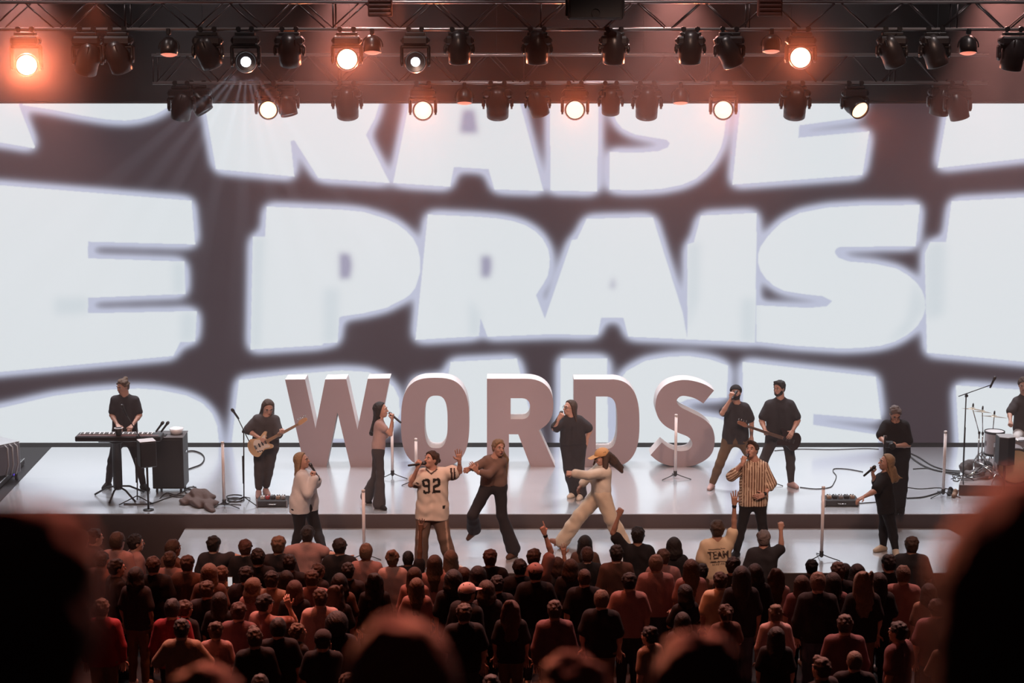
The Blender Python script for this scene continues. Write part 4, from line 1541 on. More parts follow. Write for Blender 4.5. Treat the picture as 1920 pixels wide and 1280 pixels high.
# -- long haired woman with microphone
J4, Y4 = joints(ZM, dict(hc=(714, 769), nb=(711.5, 787), sl=(712, 794, -.17), sr=(713, 793, .17), el=(732, 814, -.20), er=(724, 818, .18), wl=(736, 781, -.16), wr=(735, 800, .1),
                         hl=(709, 846, -.10), hr=(709, 846, .10), kl=(713, 886, -.10), kr=(704, 893, .10), al=(711, 944), ar=(688, 930, .25), tl=(727, 955), tr=(697, 944, .25)), yaw=82, pitch=4,
                Y0=float(ground(711, 950, ZM)[1]), cf=np.array([1.0, -.05, 0]), sole_r=np.array([-.75, 0, -.65]), hand_l=dict(p='fist', d=(0.15, 0, 1), n=(-1, .2, 0)))
f4 = make_figure(J4, top=1, bottom=1, hair='long', sleeve=.45, seed=1.7, female=True, bulk=.92, limb=.88, flare=.055, ankle=1.0, hem=-.02)
V_, Q_ = hair_mesh('long', J4['hc'], *head_frame(J4['hf'], J4['hu']), 1.10, 1.7, extra=[(at(709, 785, Y4), at(697, 812, Y4 + .02), .075, .045), (at(707, 785, Y4 - .03), at(700, 806, Y4 - .05), .05, .04)])
f4['hair'] = (V_, Q_, None)
p4 = person(f4, feet_origin(J4, ZM), 'woman with very long dark hair in pale pinkish top and flared trousers', 'fair', 'd', 'palepink', 'darkgrey', 'black')
micro(at(752, 792.5, Y4 - .22), at(731, 774.5, Y4 - .08), 'black microphone held by the woman with very long dark hair')

# -- jersey singer
J5, Y5 = joints(ZL, dict(hc=(808.5, 862), nb=(811, 881.5), sl=(791, 889), sr=(834, 887), el=(770, 909, -.12), er=(862, 884, -.06), wl=(785, 871, -.24), wr=(861, 858, -.16),
                         hl=(796, 966), hr=(824, 966), kl=(791, 1010, -.04), kr=(833, 1008, -.04), al=(789, 1056), ar=(847, 1056), tl=(783, 1064), tr=(855, 1063)), yaw=-48, pitch=16,
                hand_l=dict(p='fist', d=(.3, -.1, 1), n=(.2, .9, .1)), hand_r=dict(p='open', d=(-.08, -.1, 1), n=(.1, -1, 0)))
f5 = make_figure(J5, top=1, bottom=1, hair='short', sleeve=.55, seed=2.2, loose=.032, hem=.05, bulk=1.02, limb=.92, legloose=.03, flare=.02, ankle=1.0, mouth=.6, h=.0105)
fr5 = head_frame(J5['hf'], J5['hu'])
f5['hair'] = (*hair_mesh('short', J5['hc'], *fr5, 1.10, 2.2, extra=[(J5['hc'] - fr5[0] * .10 + fr5[1] * .0, J5['hc'] - fr5[0] * .15 + fr5[1] * .005, .03, .036)]), None)
p5 = person(f5, feet_origin(J5, ZL), 'singer in a cream football jersey numbered 92, one hand raised', 'fair', 'b', 'cream', 'mocha', 'white', topname='jersey')
micro(at(765, 872.5, Y5 - .30), at(797, 868, Y5 - .20), 'black microphone held by the jersey singer')
N9 = [[(794, 898), (803, 897), (806, 900), (807, 922), (804, 925), (796, 926), (793, 923), (793, 918), (797, 918), (797, 921), (802, 921), (802, 913), (795, 913), (792, 910), (791, 901)], [(796, 902), (797, 909), (802, 909), (801.5, 902)]]
N2 = [[(811, 897), (823, 896), (826, 899), (826, 909), (823, 912), (816, 915), (816, 919), (826, 918), (826, 923), (811, 925), (811, 912), (814, 909), (821, 907), (821, 901), (815, 902), (815, 905), (811, 905)]]
EMB = [[(829.5, 948), (835, 946), (834.5, 953), (830.5, 954)]]
NECKV = [[(799, 878), (808, 886.5), (819, 878), (821, 880), (808.5, 890), (798, 880.5)], [(843.5, 877), (847.5, 877), (850, 900), (846, 902)], [(850, 877), (853, 877), (854.5, 898), (851, 899)], [(776, 908), (785, 912), (784, 916), (775, 913)], [(780, 903), (786, 906), (785.5, 909), (779, 906)]]


def jersey(V, N):
    u, v = topix(V[:, 0], V[:, 1], V[:, 2])
    c = np.tile(np.array(CREAM5), (len(V), 1))
    front = N[:, 1] < 0.25
    for p in (N9, N2, EMB):
        c[mask_polys(u, v, p) & front] = (.02, .018, .017)
    for p in NECKV:
        c[mask_polys(u, v, [p]) & front] = (.05, .03, .028)
    return c


CREAM5 = (.74, .62, .53)
colour_by(kid(p5, 'jersey'), 'jersey', jersey)
f_ = kid(p5, 'trousers')
def stripes5(V, N):
    u, v = topix(V[:, 0], V[:, 1], V[:, 2])
    c = np.tile(np.array((.20, .125, .095)), (len(V), 1))
    x = np.where(v < 963, 0, (v - 963) / 90)
    for a, b in ((833.5 - 0 * x, 836), (786 + 0 * x, 788)):
        pass
    c[(u > 833 + 8 * x) & (u < 836 + 9 * x)] = (.5, .33, .25)
    c[(u > 785 - 3 * x) & (u < 788 - 3 * x)] = (.5, .33, .25)
    return c
colour_by(f_, 'striped jeans', stripes5)

# -- dancer in dark flares
J6, Y6 = joints(ZL, dict(hc=(935, 840), nb=(928, 858), sl=(911, 862, -.02), sr=(943, 864, .02), el=(894, 874, -.10), er=(916, 889, -.22), wl=(877, 880, -.24), wr=(888, 882, -.30),
                         hl=(913, 914), hr=(938, 912), kl=(886, 966, -.14), kr=(941, 966), al=(889, 992, .20), ar=(964, 1034, .06), tl=(876, 1008, .16), tr=(957, 1053, -.02)), yaw=28, pitch=2, roll=-6,
                Y0=float(ground(962, 1046, ZL)[1]), sole_l=np.array([.62, -.45, -.65]), hand_l=dict(p='fist'), hand_r=dict(p='relaxed', d=(-.6, -.2, .8)))
f6 = make_figure(J6, top=1, bottom=1, hair='short', sleeve=1.55, seed=2.9, female=True, bulk=.88, limb=.90, flare=.046, ankle=.91, legloose=.016, loose=.010, hem=-.03, mouth=.4)
fr6 = head_frame(J6['hf'], J6['hu'])
f6['hair'] = (*hair_mesh('short', J6['hc'], *fr6, 1.10, 2.9, extra=[(at(934, 836, Y6 + .10), at(947, 862, Y6 + .14), .055, .05), (at(947, 862, Y6 + .14), at(948, 893, Y6 + .14), .05, .03)]), None)
p6 = person(f6, feet_origin(J6, ZL), 'dancing woman in brown top and dark flared trousers kicking one foot back', 'fair', 'blond', 'mocha', 'charcoal', 'brown')

# -- singer in black with glasses
J7, Y7 = joints(ZM, dict(hc=(1068.5, 765), nb=(1070, 781), sl=(1055, 789, -.05), sr=(1088, 787, .05), el=(1039, 803, -.16), er=(1106, 806, .02), wl=(1050, 780, -.24), wr=(1099, 829, -.02),
                         hl=(1064, 836), hr=(1086, 836), kl=(1067, 880, -.06), kr=(1085, 880, .0), al=(1078, 922), ar=(1090, 925), tl=(1066, 931), tr=(1084, 935)), yaw=-58, pitch=6,
                hand_l=dict(p='fist', d=(.6, 0, .9), n=(.5, .8, 0)))
f7 = make_figure(J7, top=1, bottom=1, hair='long', sleeve=.75, seed=3.3, loose=.016, legloose=.022, hem=-.04, flare=.02, ankle=.97)
p7 = person(f7, feet_origin(J7, ZM), 'singer in black with glasses and shoulder-length hair before the letter D', 'fair', 'b', 'charcoal', 'charcoal', 'cream')
glasses(p7, J7)
micro(at(1036, 799, Y7 - .26), at(1053, 772, Y7 - .16), 'black microphone held by the singer in glasses')

# -- woman in the tan cap
J8, Y8 = joints(ZL, dict(hc=(1129, 857), nb=(1133, 872), sl=(1137, 884, -.15), sr=(1121, 877, .16), el=(1102, 891, -.34), er=(1103, 893, .08), wl=(1069, 886, -.46), wr=(1088, 912, .02),
                         hl=(1130, 928, -.09), hr=(1123, 927, .09), kl=(1145, 970, -.10), kr=(1086, 968, .06), al=(1170, 1020), ar=(1053, 1016, .08), tl=(1178, 1030), tr=(1040, 1022, .08)), yaw=-70, pitch=-10,
                Y0=float(ground(1110, 1030, ZL)[1]), cf=np.array([-1.0, -.2, 0]), hand_l=dict(p='fist', d=(-1, 0, 0)), hand_r=dict(p='relaxed'), sole_r=np.array([-.45, 0, -.9]))
f8 = make_figure(J8, top=1, bottom=1, hair='short', sleeve=1.9, seed=3.9, female=True, bulk=.94, limb=.95, legloose=.040, flare=.02, ankle=.97, loose=.016, hem=-.02)
fr8 = head_frame(J8['hf'], J8['hu'])
f8['hair'] = (*hair_mesh('short', J8['hc'], *fr8, 1.10, 3.9, extra=[(at(1136, 854, Y8 - .03), at(1135, 879, Y8 - .16), .060, .040), (at(1140, 853, Y8), at(1151, 866, Y8 + .03), .066, .060), (at(1151, 866, Y8 + .03), at(1166, 884, Y8 + .05), .060, .028), (at(1148, 858, Y8 + .04), at(1168, 876, Y8 + .09), .045, .018), (at(1120, 852, Y8 - .03), at(1113, 871, Y8 - .02), .030, .014)]), None)
p8 = person(f8, feet_origin(J8, ZL), 'woman in a tan cap striding in cream jacket and wide trousers', 'fair', 'b', 'cream', 'capcream', 'rust', topname='jacket')
Vc, Qc = cap_mesh(J8['hc'], *fr8, 1.16)
put('cap', (Vc, Qc, None), mat('tan cap cloth', (.55, .29, .12), .8, bump=.1), p8, inv=p8.location)

# -- singer in the black cap
J9, Y9 = joints(ZM, dict(hc=(1379.5, 737), nb=(1381, 757), sl=(1363, 762), sr=(1400, 763), el=(1354, 775, -.22), er=(1409, 791, -.02), wl=(1374, 742, -.24), wr=(1409, 825, -.04),
                         hl=(1366, 826), hr=(1391, 826), kl=(1350, 868, -.05), kr=(1414, 866, -.05), al=(1335, 907), ar=(1424, 909), tl=(1327, 918), tr=(1432, 917)), yaw=-8, pitch=26,
                hand_l=dict(p='fist', d=(.2, .1, 1), n=(.3, .9, 0)))
f9 = make_figure(J9, top=1, bottom=1, hair='short', sleeve=.72, seed=4.4, loose=.010, hem=.04, ankle=.90, legloose=.006, beard=True, mouth=.6)
p9 = person(f9, feet_origin(J9, ZM), 'man in black cap and khaki trousers singing with head thrown back', 'fair', 'd', 'charcoal', 'khaki', 'palepink')
Vc, Qc = cap_mesh(J9['hc'], *head_frame(J9['hf'], J9['hu']), 1.16, back=True)
put('cap', (Vc, Qc, None), CLOTH['black'], p9, inv=p9.location)
micro(at(1372.5, 748, Y9 - .30), at(1380.5, 734, Y9 - .14), 'black microphone held by the man in a black cap')

# -- bass player
J10, Y10 = joints(ZM, dict(hc=(1461, 728), nb=(1463, 747), sl=(1440, 757), sr=(1484, 757), el=(1428, 788, -.04), er=(1496, 788, -.04), wl=(1436, 811, -.24), wr=(1484, 812, -.24),
                           hl=(1449, 822), hr=(1477, 822), kl=(1432, 862, -.05), kr=(1482, 860, -.04), al=(1426, 905), ar=(1483, 904), tl=(1416, 914), tr=(1498, 914)), yaw=-42, pitch=-6,
                  hand_l=dict(p='grip', n=np.array([0, .6, .8])), hand_r=dict(p='relaxed'))
f10 = make_figure(J10, top=1, bottom=1, hair='quiff', sleeve=.75, seed=4.9, bulk=1.14, limb=1.12, loose=.008, hem=.03, ankle=.95, beard=True)
p10 = person(f10, feet_origin(J10, ZM), 'broad bass player with beard in charcoal tee, legs apart', 'fair', 'd', 'charcoal', 'darkgrey', 'palepink')

# -- singer in the striped shirt
J11, Y11 = joints(ZL, dict(hc=(1409.5, 844), nb=(1415, 864.5), sl=(1392, 874), sr=(1434, 874), el=(1371, 893, -.14), er=(1447, 906, -.03), wl=(1397, 863, -.24), wr=(1430, 933, -.20),
                           hl=(1400, 944), hr=(1424, 944), kl=(1390, 990, -.03), kr=(1430, 990, -.03), al=(1381, 1034), ar=(1440, 1034), tl=(1376, 1042), tr=(1448, 1042)), yaw=-30, pitch=18,
                  hand_l=dict(p='fist', d=(.3, .2, .9), n=(.3, .9, .1)), hand_r=dict(p='relaxed', d=(-.9, -.2, -.2), n=(0, .9, -.2)))
f11 = make_figure(J11, top=1, bottom=1, hair='quiff', sleeve=1.30, seed=5.3, bulk=1.04, loose=.018, hem=.02, mouth=1.0, h=.0105)
p11 = person(f11, feet_origin(J11, ZL), 'man in a striped cream and brown shirt singing open-mouthed', 'fair', 'b', 'cream', 'black', 'black', botname='trousers')
watch(p11, J11, 'r')
micro(at(1387, 876, Y11 - .22), at(1401.5, 854, Y11 - .14), 'black microphone held by the man in a striped shirt')


def stripes11(V, N):
    u, v = topix(V[:, 0], V[:, 1], V[:, 2])
    cx = 1414 + (v - 870) * -.02
    # a shirt sleeve's stripes run along the arm
    t = ((u - cx) / 4.7) + 0 * v
    for e, s_ in (('l', 1), ('r', 1)):
        sh, el = np.asarray(J11['s' + e]), np.asarray(J11['e' + e])
        dd = nrm(el - sh); w = V - sh; al = w @ dd
        side = nrm(np.cross(dd, [0, 1, 0]))
        far = ((u < 1391) if e == 'l' else (u > 1437)) & (al > .02)
        t = np.where(far, (w @ side) / .038 + .5, t)
    k = (t - np.floor(t)) < .42
    c = np.tile(np.array((.66, .50, .36)), (len(V), 1))
    c[k] = (.17, .075, .045)
    return c


colour_by(kid(p11, 'shirt'), 'striped shirt', stripes11)

# -- camera operator
J12, Y12 = joints(ZM, dict(hc=(1678.5, 776), nb=(1679, 792), sl=(1659, 796), sr=(1698, 796), el=(1651, 820, -.10), er=(1703, 834, -.10), wl=(1661, 831, -.34), wr=(1675, 836, -.34),
                           hl=(1672, 852), hr=(1693, 852), kl=(1677, 898, -.04), kr=(1694, 898, -.04), al=(1682, 953), ar=(1691, 953), tl=(1679, 961), tr=(1690, 962)), yaw=4, pitch=-34,
                  hand_l=dict(p='grip'), hand_r=dict(p='grip', n=(0, .4, .9)))
f12 = make_figure(J12, top=1, bottom=1, hair='short', sleeve=.80, seed=5.9, bulk=1.08, limb=1.05, loose=.012, hem=.0, beard=True)
p12 = person(f12, feet_origin(J12, ZM), 'camera operator in black looking down at the device in both hands', 'fair', 'g', 'black', 'black', 'black')
c12 = at(1667, 833, Y12 - .42)
t = thing('video_camera', 'small black video camera on a grip held by the operator in black', 'camera', tuple(c12))
part(MB().box((0, 0, 0), (.14, .10, .10), bev=.012), 'camera_body', BLACKP, t)
part(MB().lathe([(0, 0), (.045, 0), (.048, .05), (.052, .10), (.04, .10), (.0, .085)], o=(.02, -.05, 0), axis=(0.1, -1, 0), n=16), 'lens', BLACK, t)
part(MB().tube([(-.07, 0, .14), (-.07, 0, -.20)], .017, 10), 'grip', BLACK, t)
part(MB().box((-.07, -.02, .13), (.05, .04, .05), bev=.008), 'mount', CHROME, t)
part(MB().tube([(-.07, 0, -.07), (.0, 0, -.07)], .012, 8), 'bracket', BLACK, t)

# -- blond singer at the edge of the apron
J13, Y13 = joints(ZL, dict(hc=(1662, 867), nb=(1661, 886), sl=(1657, 898, -.16), sr=(1652, 895, .17), el=(1641, 920, -.26), er=(1642, 905, .14), wl=(1614, 934, -.34), wr=(1634.5, 883, .04),
                           hl=(1661, 946, -.10), hr=(1661, 946, .10), kl=(1673, 993, -.10), kr=(1657, 990, .10), al=(1679, 1030), ar=(1656, 1023), tl=(1680, 1038), tr=(1643, 1031)), yaw=-82, pitch=8,
                  Y0=float(ground(1668, 1034, ZL)[1]), cf=np.array([-1.0, -.1, 0]), hand_l=dict(p='relaxed', n=DOWNV), hand_r=dict(p='fist', d=(-.2, 0, 1), n=(1, .2, 0)))
f13 = make_figure(J13, top=1, bottom=1, hair='long', sleeve=.75, seed=6.4, female=True, bulk=1.16, limb=1.04, loose=.012, hem=.10)
f13['hair'] = (*hair_mesh('long', J13['hc'], *head_frame(J13['hf'], J13['hu']), 1.10, 6.4, extra=[(at(1672, 880, Y13), at(1679, 899, Y13), .075, .05), (at(1668, 880, Y13 - .04), at(1672, 902, Y13 - .10), .06, .04), (at(1676, 892, Y13), at(1692, 896, Y13), .03, .006)]), None)
p13 = person(f13, feet_origin(J13, ZL), 'blond woman in black tunic and leggings singing beside the operator', 'fair', 'blond', 'black', 'black', 'capcream', topname='tunic', botname='leggings')
micro(at(1619, 892.5, Y13 + .0), at(1640, 874.5, Y13 + .0), 'black microphone held out by the blond woman in black')

# -- drummer, half in view
YD = float(ground(1905, 898, ZM + .18)[1]) + 1.15
J14, Y14 = joints(ZM + .18, dict(hc=(1919, 722), nb=(1921, 740), sl=(1904, 751), sr=(1943, 751), el=(1893, 775, -.12), er=(1952, 775, -.12), wl=(1895, 793, -.42), wr=(1940, 793, -.42),
                                 hl=(1912, 812), hr=(1936, 812), kl=(1904, 822, -.46), kr=(1944, 822, -.46), al=(1905, 872, -.50), ar=(1944, 872, -.50), tl=(1903, 880, -.66), tr=(1946, 880, -.66)), yaw=-14, pitch=-10, Y0=YD,
                  hand_l=dict(p='fist'), hand_r=dict(p='fist'))
f14 = make_figure(J14, top=1, bottom=1, hair='curlyshort', sleeve=.8, seed=7.0, loose=.01, hem=-.02, ankle=.2)
p14 = person(f14, feet_origin(J14, ZM + .18), 'drummer in dark tee and pale shorts behind the drums', 'fair', 'b', 'darkgrey', 'white', 'black', botname='shorts')
# ------------------------------------------------------------------ stage gear
def thing_at(name, label, cat, p, group=None):
    return thing(name, label, cat, tuple(float(v) for v in p), 0, group)


def wtube(P, r, n=8):
    return MB().tube(P, r, n)


# light tubes on little tripods: (foot px, top px, stage height)
M_TUBE = mat('frosted light tube, off', (0.80, 0.70, 0.69), 0.25, coat=.4)
TUBES = [((420.5, 950), 828, ZM, 'slim light tube beside the guitarist\'s microphone stand'), ((683, 1046), 918, ZL, 'slim light tube on the apron below the letter W'),
         ((736, 895), 800, ZM, 'slim light tube between the letters W and O'), ((780.5, 906), 822, ZM, 'slim light tube before letter O, behind the jersey singer'),
         ((1266, 896), 777, ZM, 'slim light tube standing before the letter S'), ((1437, 908), 829, ZM, 'slim light tube behind the striped-shirt singer'),
         ((1540, 1048), 912, ZL, 'slim light tube on the apron near blond singer'), ((1768, 930), 808, ZM, 'slim light tube near the drum riser')]
for (fx, fy), ty, z, lab in TUBES:
    g = ground(fx, fy, z)
    h = at(fx, ty, g[1])[2] - z
    t = thing_at('light_tube', lab, 'light tube', g, 'slim light tubes on tripods')
    m = MB(); m.lathe([(0, .10), (.026, .10), (.026, h - .03), (0, h - .03)], n=14)
    part(m, 'tube', M_TUBE, t)
    m = MB(); m.lathe([(0, h - .035), (.029, h - .035), (.029, h), (.022, h + .006), (0, h + .006)], n=14)
    part(m, 'end_cap', mat('pale cap', (.6, .52, .5), .4), t)
    m = MB(); m.lathe([(.012, .03), (.032, .05), (.032, .13), (.012, .14)], n=12)
    part(m, 'socket', BLACK, t)
    for k in range(3):
        a = math.radians(95 + 120 * k)
        part(MB().tube([(0, 0, .085), (.11 * math.cos(a), .11 * math.sin(a), .05), (.30 * math.cos(a), .30 * math.sin(a), .008)], .008, 6), 'leg', BLACK, t)


def mic_stand(label, mlab, base, z, top, boom_tail, boom_head, mic_dir, legs=(200, 320, 80), r=.33):
    """base px, column top px, boom ends px (all on the stand's plane)"""
    g = ground(base[0], base[1], z); Y = g[1]
    t = thing_at('microphone_stand', label, 'microphone stand', g, 'boom microphone stands')
    L = lambda p: np.asarray(p) - g
    tp = at(top[0], top[1], Y)
    part(MB().tube([(0, 0, .05), L(tp)], .011, 8), 'pole', BLACK, t)
    part(MB().tube([(0, 0, .35), (0, 0, .5 * (tp[2] - z) + .2)], .015, 8), 'sleeve', BLACK, t)
    for a in legs:
        a = math.radians(a)
        part(MB().tube([(0, 0, .12), (r * math.cos(a), r * math.sin(a), .012)], .009, 6), 'leg', BLACK, t)
    m = MB().lathe([(0, -.03), (.022, -.03), (.022, .03), (0, .03)], o=L(tp), n=10)
    m.box(L(tp) + (0, -.025, 0), (.05, .05, .04), bev=.006)
    part(m, 'clutch', BLACK, t)
    a, b = at(*boom_tail, Y - .03), at(*boom_head, Y - .08)
    part(MB().tube([L(a), L(b)], .008, 8), 'boom', BLACK, t)
    micro(b - nrm(mic_dir) * .06, b + nrm(mic_dir) * .14, mlab, None)
    return t


mic_stand('boom microphone stand beside the guitarist', 'microphone on the boom stand beside the guitarist', (457.5, 944), ZM, (457, 808), (467, 827), (444, 780), (-.5, -.2, .85))
mic_stand('boom microphone stand before the keyboard', 'microphone on the boom stand before the keyboard player', (257.5, 942), ZM, (258, 818), (268, 828), (235, 774), (-.35, -.1, .9), legs=(215, 335, 90))

# keyboard on a column stand
gk = ground(222, 934, ZM); YK = gk[1]
t = thing_at('keyboard_stand', 'black column keyboard stand on four splayed feet', 'stand', gk)
L = lambda p: np.asarray(p) - gk
zk = at(222, 826, YK)[2] - ZM
m = MB(); m.lathe([(0, .16), (.065, .16), (.080, .20), (.082, .6), (.080, zk - .05), (.11, zk - .03), (.12, zk), (0, zk)], n=16)
part(m, 'column', BLACK, t)
for fx, fy in ((178, 928), (205, 945), (254, 942), (270, 923)):
    q = ground(fx, fy, ZM) - gk
    part(MB().tube([(0, 0, .22), q * .45 + np.array([0, 0, .17]), q + np.array([0, 0, .014])], .017, 8), 'leg', BLACK, t)
m = MB(); m.box((0, .02, zk + .01), (.55, .30, .02), bev=.004)
part(m, 'top_plate', BLACK, t)
ka, kb = at(144, 819, YK - .02), at(304, 819, YK - .02)
kc = (ka + kb) / 2
kl = np.linalg.norm(kb - ka)
kz = ZM + zk + .02
t = thing_at('keyboard', 'long black stage keyboard in front of the keyboard player', 'keyboard', (kc[0], YK, kz))
part(MB().box((0, 0, .045), (kl, .33, .09), bev=.012), 'case', mat('keyboard case', (.014, .011, .012), .4), t)
m = MB()
n = 52; w = (kl * .84) / n
for i in range(n):
    m.box((-kl * .46 + (i + .5) * w, .055, .096), (w * .88, .15, .018))
o = part(m, 'white_keys', mat('white keys', (.7, .66, .66), .3), t)
o['kind'] = 'stuff'
m = MB()
for i in range(n - 1):
    if i % 7 in (0, 1, 3, 4, 5):
        m.box((-kl * .46 + (i + 1) * w, .02, .108), (w * .5, .09, .018))
o = part(m, 'black_keys', BLACKP, t); o['kind'] = 'stuff'
part(MB().box((0, -.10, .093), (kl * .94, .10, .006), bev=.002), 'control_panel', mat('keyboard panel', (.09, .03, .03), .35), t)
# paper cup on the stand's collar
c = at(218.5, 811, YK - .26)
t = thing_at('drink_cup', 'dark cup with white rim standing on the keyboard front', 'cup', (c[0], YK - .10, kz + .09))
part(MB().lathe([(0, 0), (.045, 0), (.060, .13), (.055, .13), (.045, .02), (0, .02)], n=16), 'cup', BLACKP, t)
part(MB().lathe([(.056, .125), (.072, .128), (.075, .137), (.058, .14)], n=16), 'rim', mat('white rim', (.75, .7, .7), .5), t)
# wedge of mixer gear on the keyboard's far end
c = at(300, 812, YK + .12)

# tall black cabinet with items on top
gc = ground(316, 925, ZM)
w = at(345, 900, gc[1])[0] - at(286, 900, gc[1])[0]
hcab = at(316, 821, gc[1])[2] - ZM
t = thing_at('equipment_cabinet', 'tall black equipment cabinet on casters beside the keyboard', 'cabinet', gc)
M_CAB = mat('black cabinet', (.014, .011, .012), .55, bump=.06)
part(MB().box((0, .26, .08 + (hcab - .08) / 2), (w, .5, hcab - .08), bev=.012), 'case', M_CAB, t)
part(MB().box((0, .003, .08 + (hcab - .08) / 2), (w * .9, .02, hcab * .86), bev=.006), 'front_panel', BLACK, t)
part(MB().box((0, .26, hcab + .006), (w * 1.03, .53, .012), bev=.003), 'lid', mat('grey edge', (.10, .085, .085), .4), t)
for e in (-1, 1):
    part(MB().box((e * (w / 2 + .004), .26, hcab * .7), (.02, .12, .03), bev=.004), 'handle', CHROME, t)
    for yy in (.06, .46):
        part(MB().lathe([(0, -.015), (.038, -.015), (.038, .015), (0, .015)], o=(e * w * .38, yy, .038), axis=(1, 0, 0), n=12), 'caster', RUBBER, t)
zc = ZM + hcab + .012
t = thing_at('plastic_tub', 'clear plastic tub on top of the black cabinet', 'tub', (gc[0] + .12, gc[1] + .28, zc))
mt = mat('clear plastic', (.75, .73, .75), .2)
part(MB().lathe([(0, 0), (.10, 0), (.125, .10), (.12, .10), (.097, .006), (0, .006)], n=18), 'bowl', mt, t)
t = thing_at('tablet', 'dark flat tablet on the edge of the black cabinet', 'tablet', (gc[0] - .13, gc[1] + .14, zc))
part(MB().box((0, 0, .008), (.20, .14, .016), bev=.004), 'body', BLACKP, t)
for i, (dx, lab) in enumerate(((-.18, 'spare microphone leaning on cabinet beside the keyboard, inner'), (-.09, 'spare microphone leaning on cabinet beside keyboard, outer'))):
    b = np.array([gc[0] + dx - .06, gc[1] + .30, zc + .03])
    micro(b, b + np.array([.13, -.02, .17]), lab, None)

# small monitor on a pole
gp = ground(278.5, 956, ZM)
t = thing_at('monitor_speaker', 'boxy black monitor on a thin pole by the keyboard', 'speaker', gp)
YM = gp[1]
zb, zt_ = at(278, 874, YM)[2] - ZM, at(278, 826, YM)[2] - ZM
wm = (299 - 259) / F * YM * .93
R = rotm('Z', 24)
part(MB().tube([(0, 0, .012), (0, 0, zb + .05)], .018, 10), 'pole', BLACK, t)
part(MB().lathe([(0, 0), (.09, 0), (.09, .012), (.02, .02), (0, .02)], n=18), 'base', BLACK, t)
b = part(MB().box((0, .02, (zb + zt_) / 2), (wm * .86, .26, zt_ - zb), R=R, bev=.015), 'cabinet', M_CAB, t)
part(MB().box(R @ np.array([0, -.13, 0]) + np.array([0, .02, (zb + zt_) / 2]), (wm * .78, .012, (zt_ - zb) * .92), R=R, bev=.004), 'front_grille', BLACK, t)
part(MB().box((0, .02, zt_ + .004), (wm * .84, .25, .008), R=R, bev=.003), 'top_sheet', mat('pale sheet', (.55, .5, .5), .6), t)


def cable(pts, z, r, label, name='cable', lift=0.0):
    P = []
    C = [ground(x, y, z) + np.array([0, 0, r * 1.05 + lift]) for x, y in pts]
    C = np.array(cr_open([tuple(c) for c in C], 6))
    m = MB().tube(C, r, 6)
    o = m.build(name, RUBBER, None, origin=tuple(C[0]))
    tag(o, label, 'cable', 'cables lying on the stage')
    return o


cable([(345, 848), (362, 846), (377, 851), (383, 860), (377, 871), (360, 878), (347, 882)], ZM, .012, 'cable looping out beside the tall black cabinet')
cable([(232, 945), (262, 946), (286, 944), (306, 937), (330, 930), (352, 930), (366, 926), (358, 918), (346, 916)], ZM, .010, 'cable running from keyboard feet to the cabinet')
cable([(300, 935), (312, 925), (330, 928), (352, 919), (368, 922), (355, 929), (335, 933), (318, 929)], ZM, .009, 'tangle of cable on the floor before the cabinet')
cable([(362, 912), (370, 918), (366, 925), (352, 926), (346, 920), (356, 914), (368, 914)], ZM, .009, 'small coil of cable beside the cabinet caster')
cable([(360, 948), (400, 946), (430, 946), (452, 947)], ZM, .008, 'straight cable between the jacket and the mic stand')
cable([(1500, 914), (1530, 917), (1556, 914), (1564, 905), (1568, 893), (1562, 884), (1566, 879), (1590, 880), (1618, 885)], ZM, .008, 'thin cable wandering from the bassist across the deck')
cable([(1452, 845), (1500, 842), (1560, 843), (1620, 841), (1648, 842)], ZM, .006, 'faint cable along the back edge behind the bassist')
cable([(1700, 935), (1730, 933), (1758, 925), (1772, 918)], ZM, .013, 'dark cable from the operator to the riser tube')
cable([(1700, 914), (1725, 917), (1760, 915), (1790, 919), (1806, 921)], ZM, .008, 'grey cable passing behind the riser tube')
cable([(1700, 852), (1718, 866), (1735, 876), (1760, 884), (1800, 888)], ZM, .014, 'thick cable from back of the deck to the riser, upper')
cable([(1696, 846), (1722, 858), (1748, 874), (1775, 882), (1802, 884)], ZM, .012, 'thick cable from back of the deck to riser, lower')
cable([(1712, 880), (1740, 879), (1770, 886), (1800, 892)], ZM, .010, 'short cable joining the thick pair at the riser')
cable([(1792, 898), (1786, 892), (1794, 888), (1801, 894), (1796, 902), (1787, 900), (1790, 893)], ZM, .007, 'small cable coil at the corner of the drum riser')
cable([(1600, 945), (1625, 943), (1642, 942)], ZM, .008, 'short cable leaving the effects case behind the blond singer')
for k, (cx, cy, rr) in enumerate(((441, 935, 16), (441, 938, 14))):
    cable([(cx + rr * math.cos(a), cy + rr * .26 * math.sin(a)) for a in np.linspace(0, 5.6, 14)], ZM, .012, 'coiled cable ring by the mic stand, ' + ('upper' if k == 0 else 'lower'), lift=.02 * (1 - k))

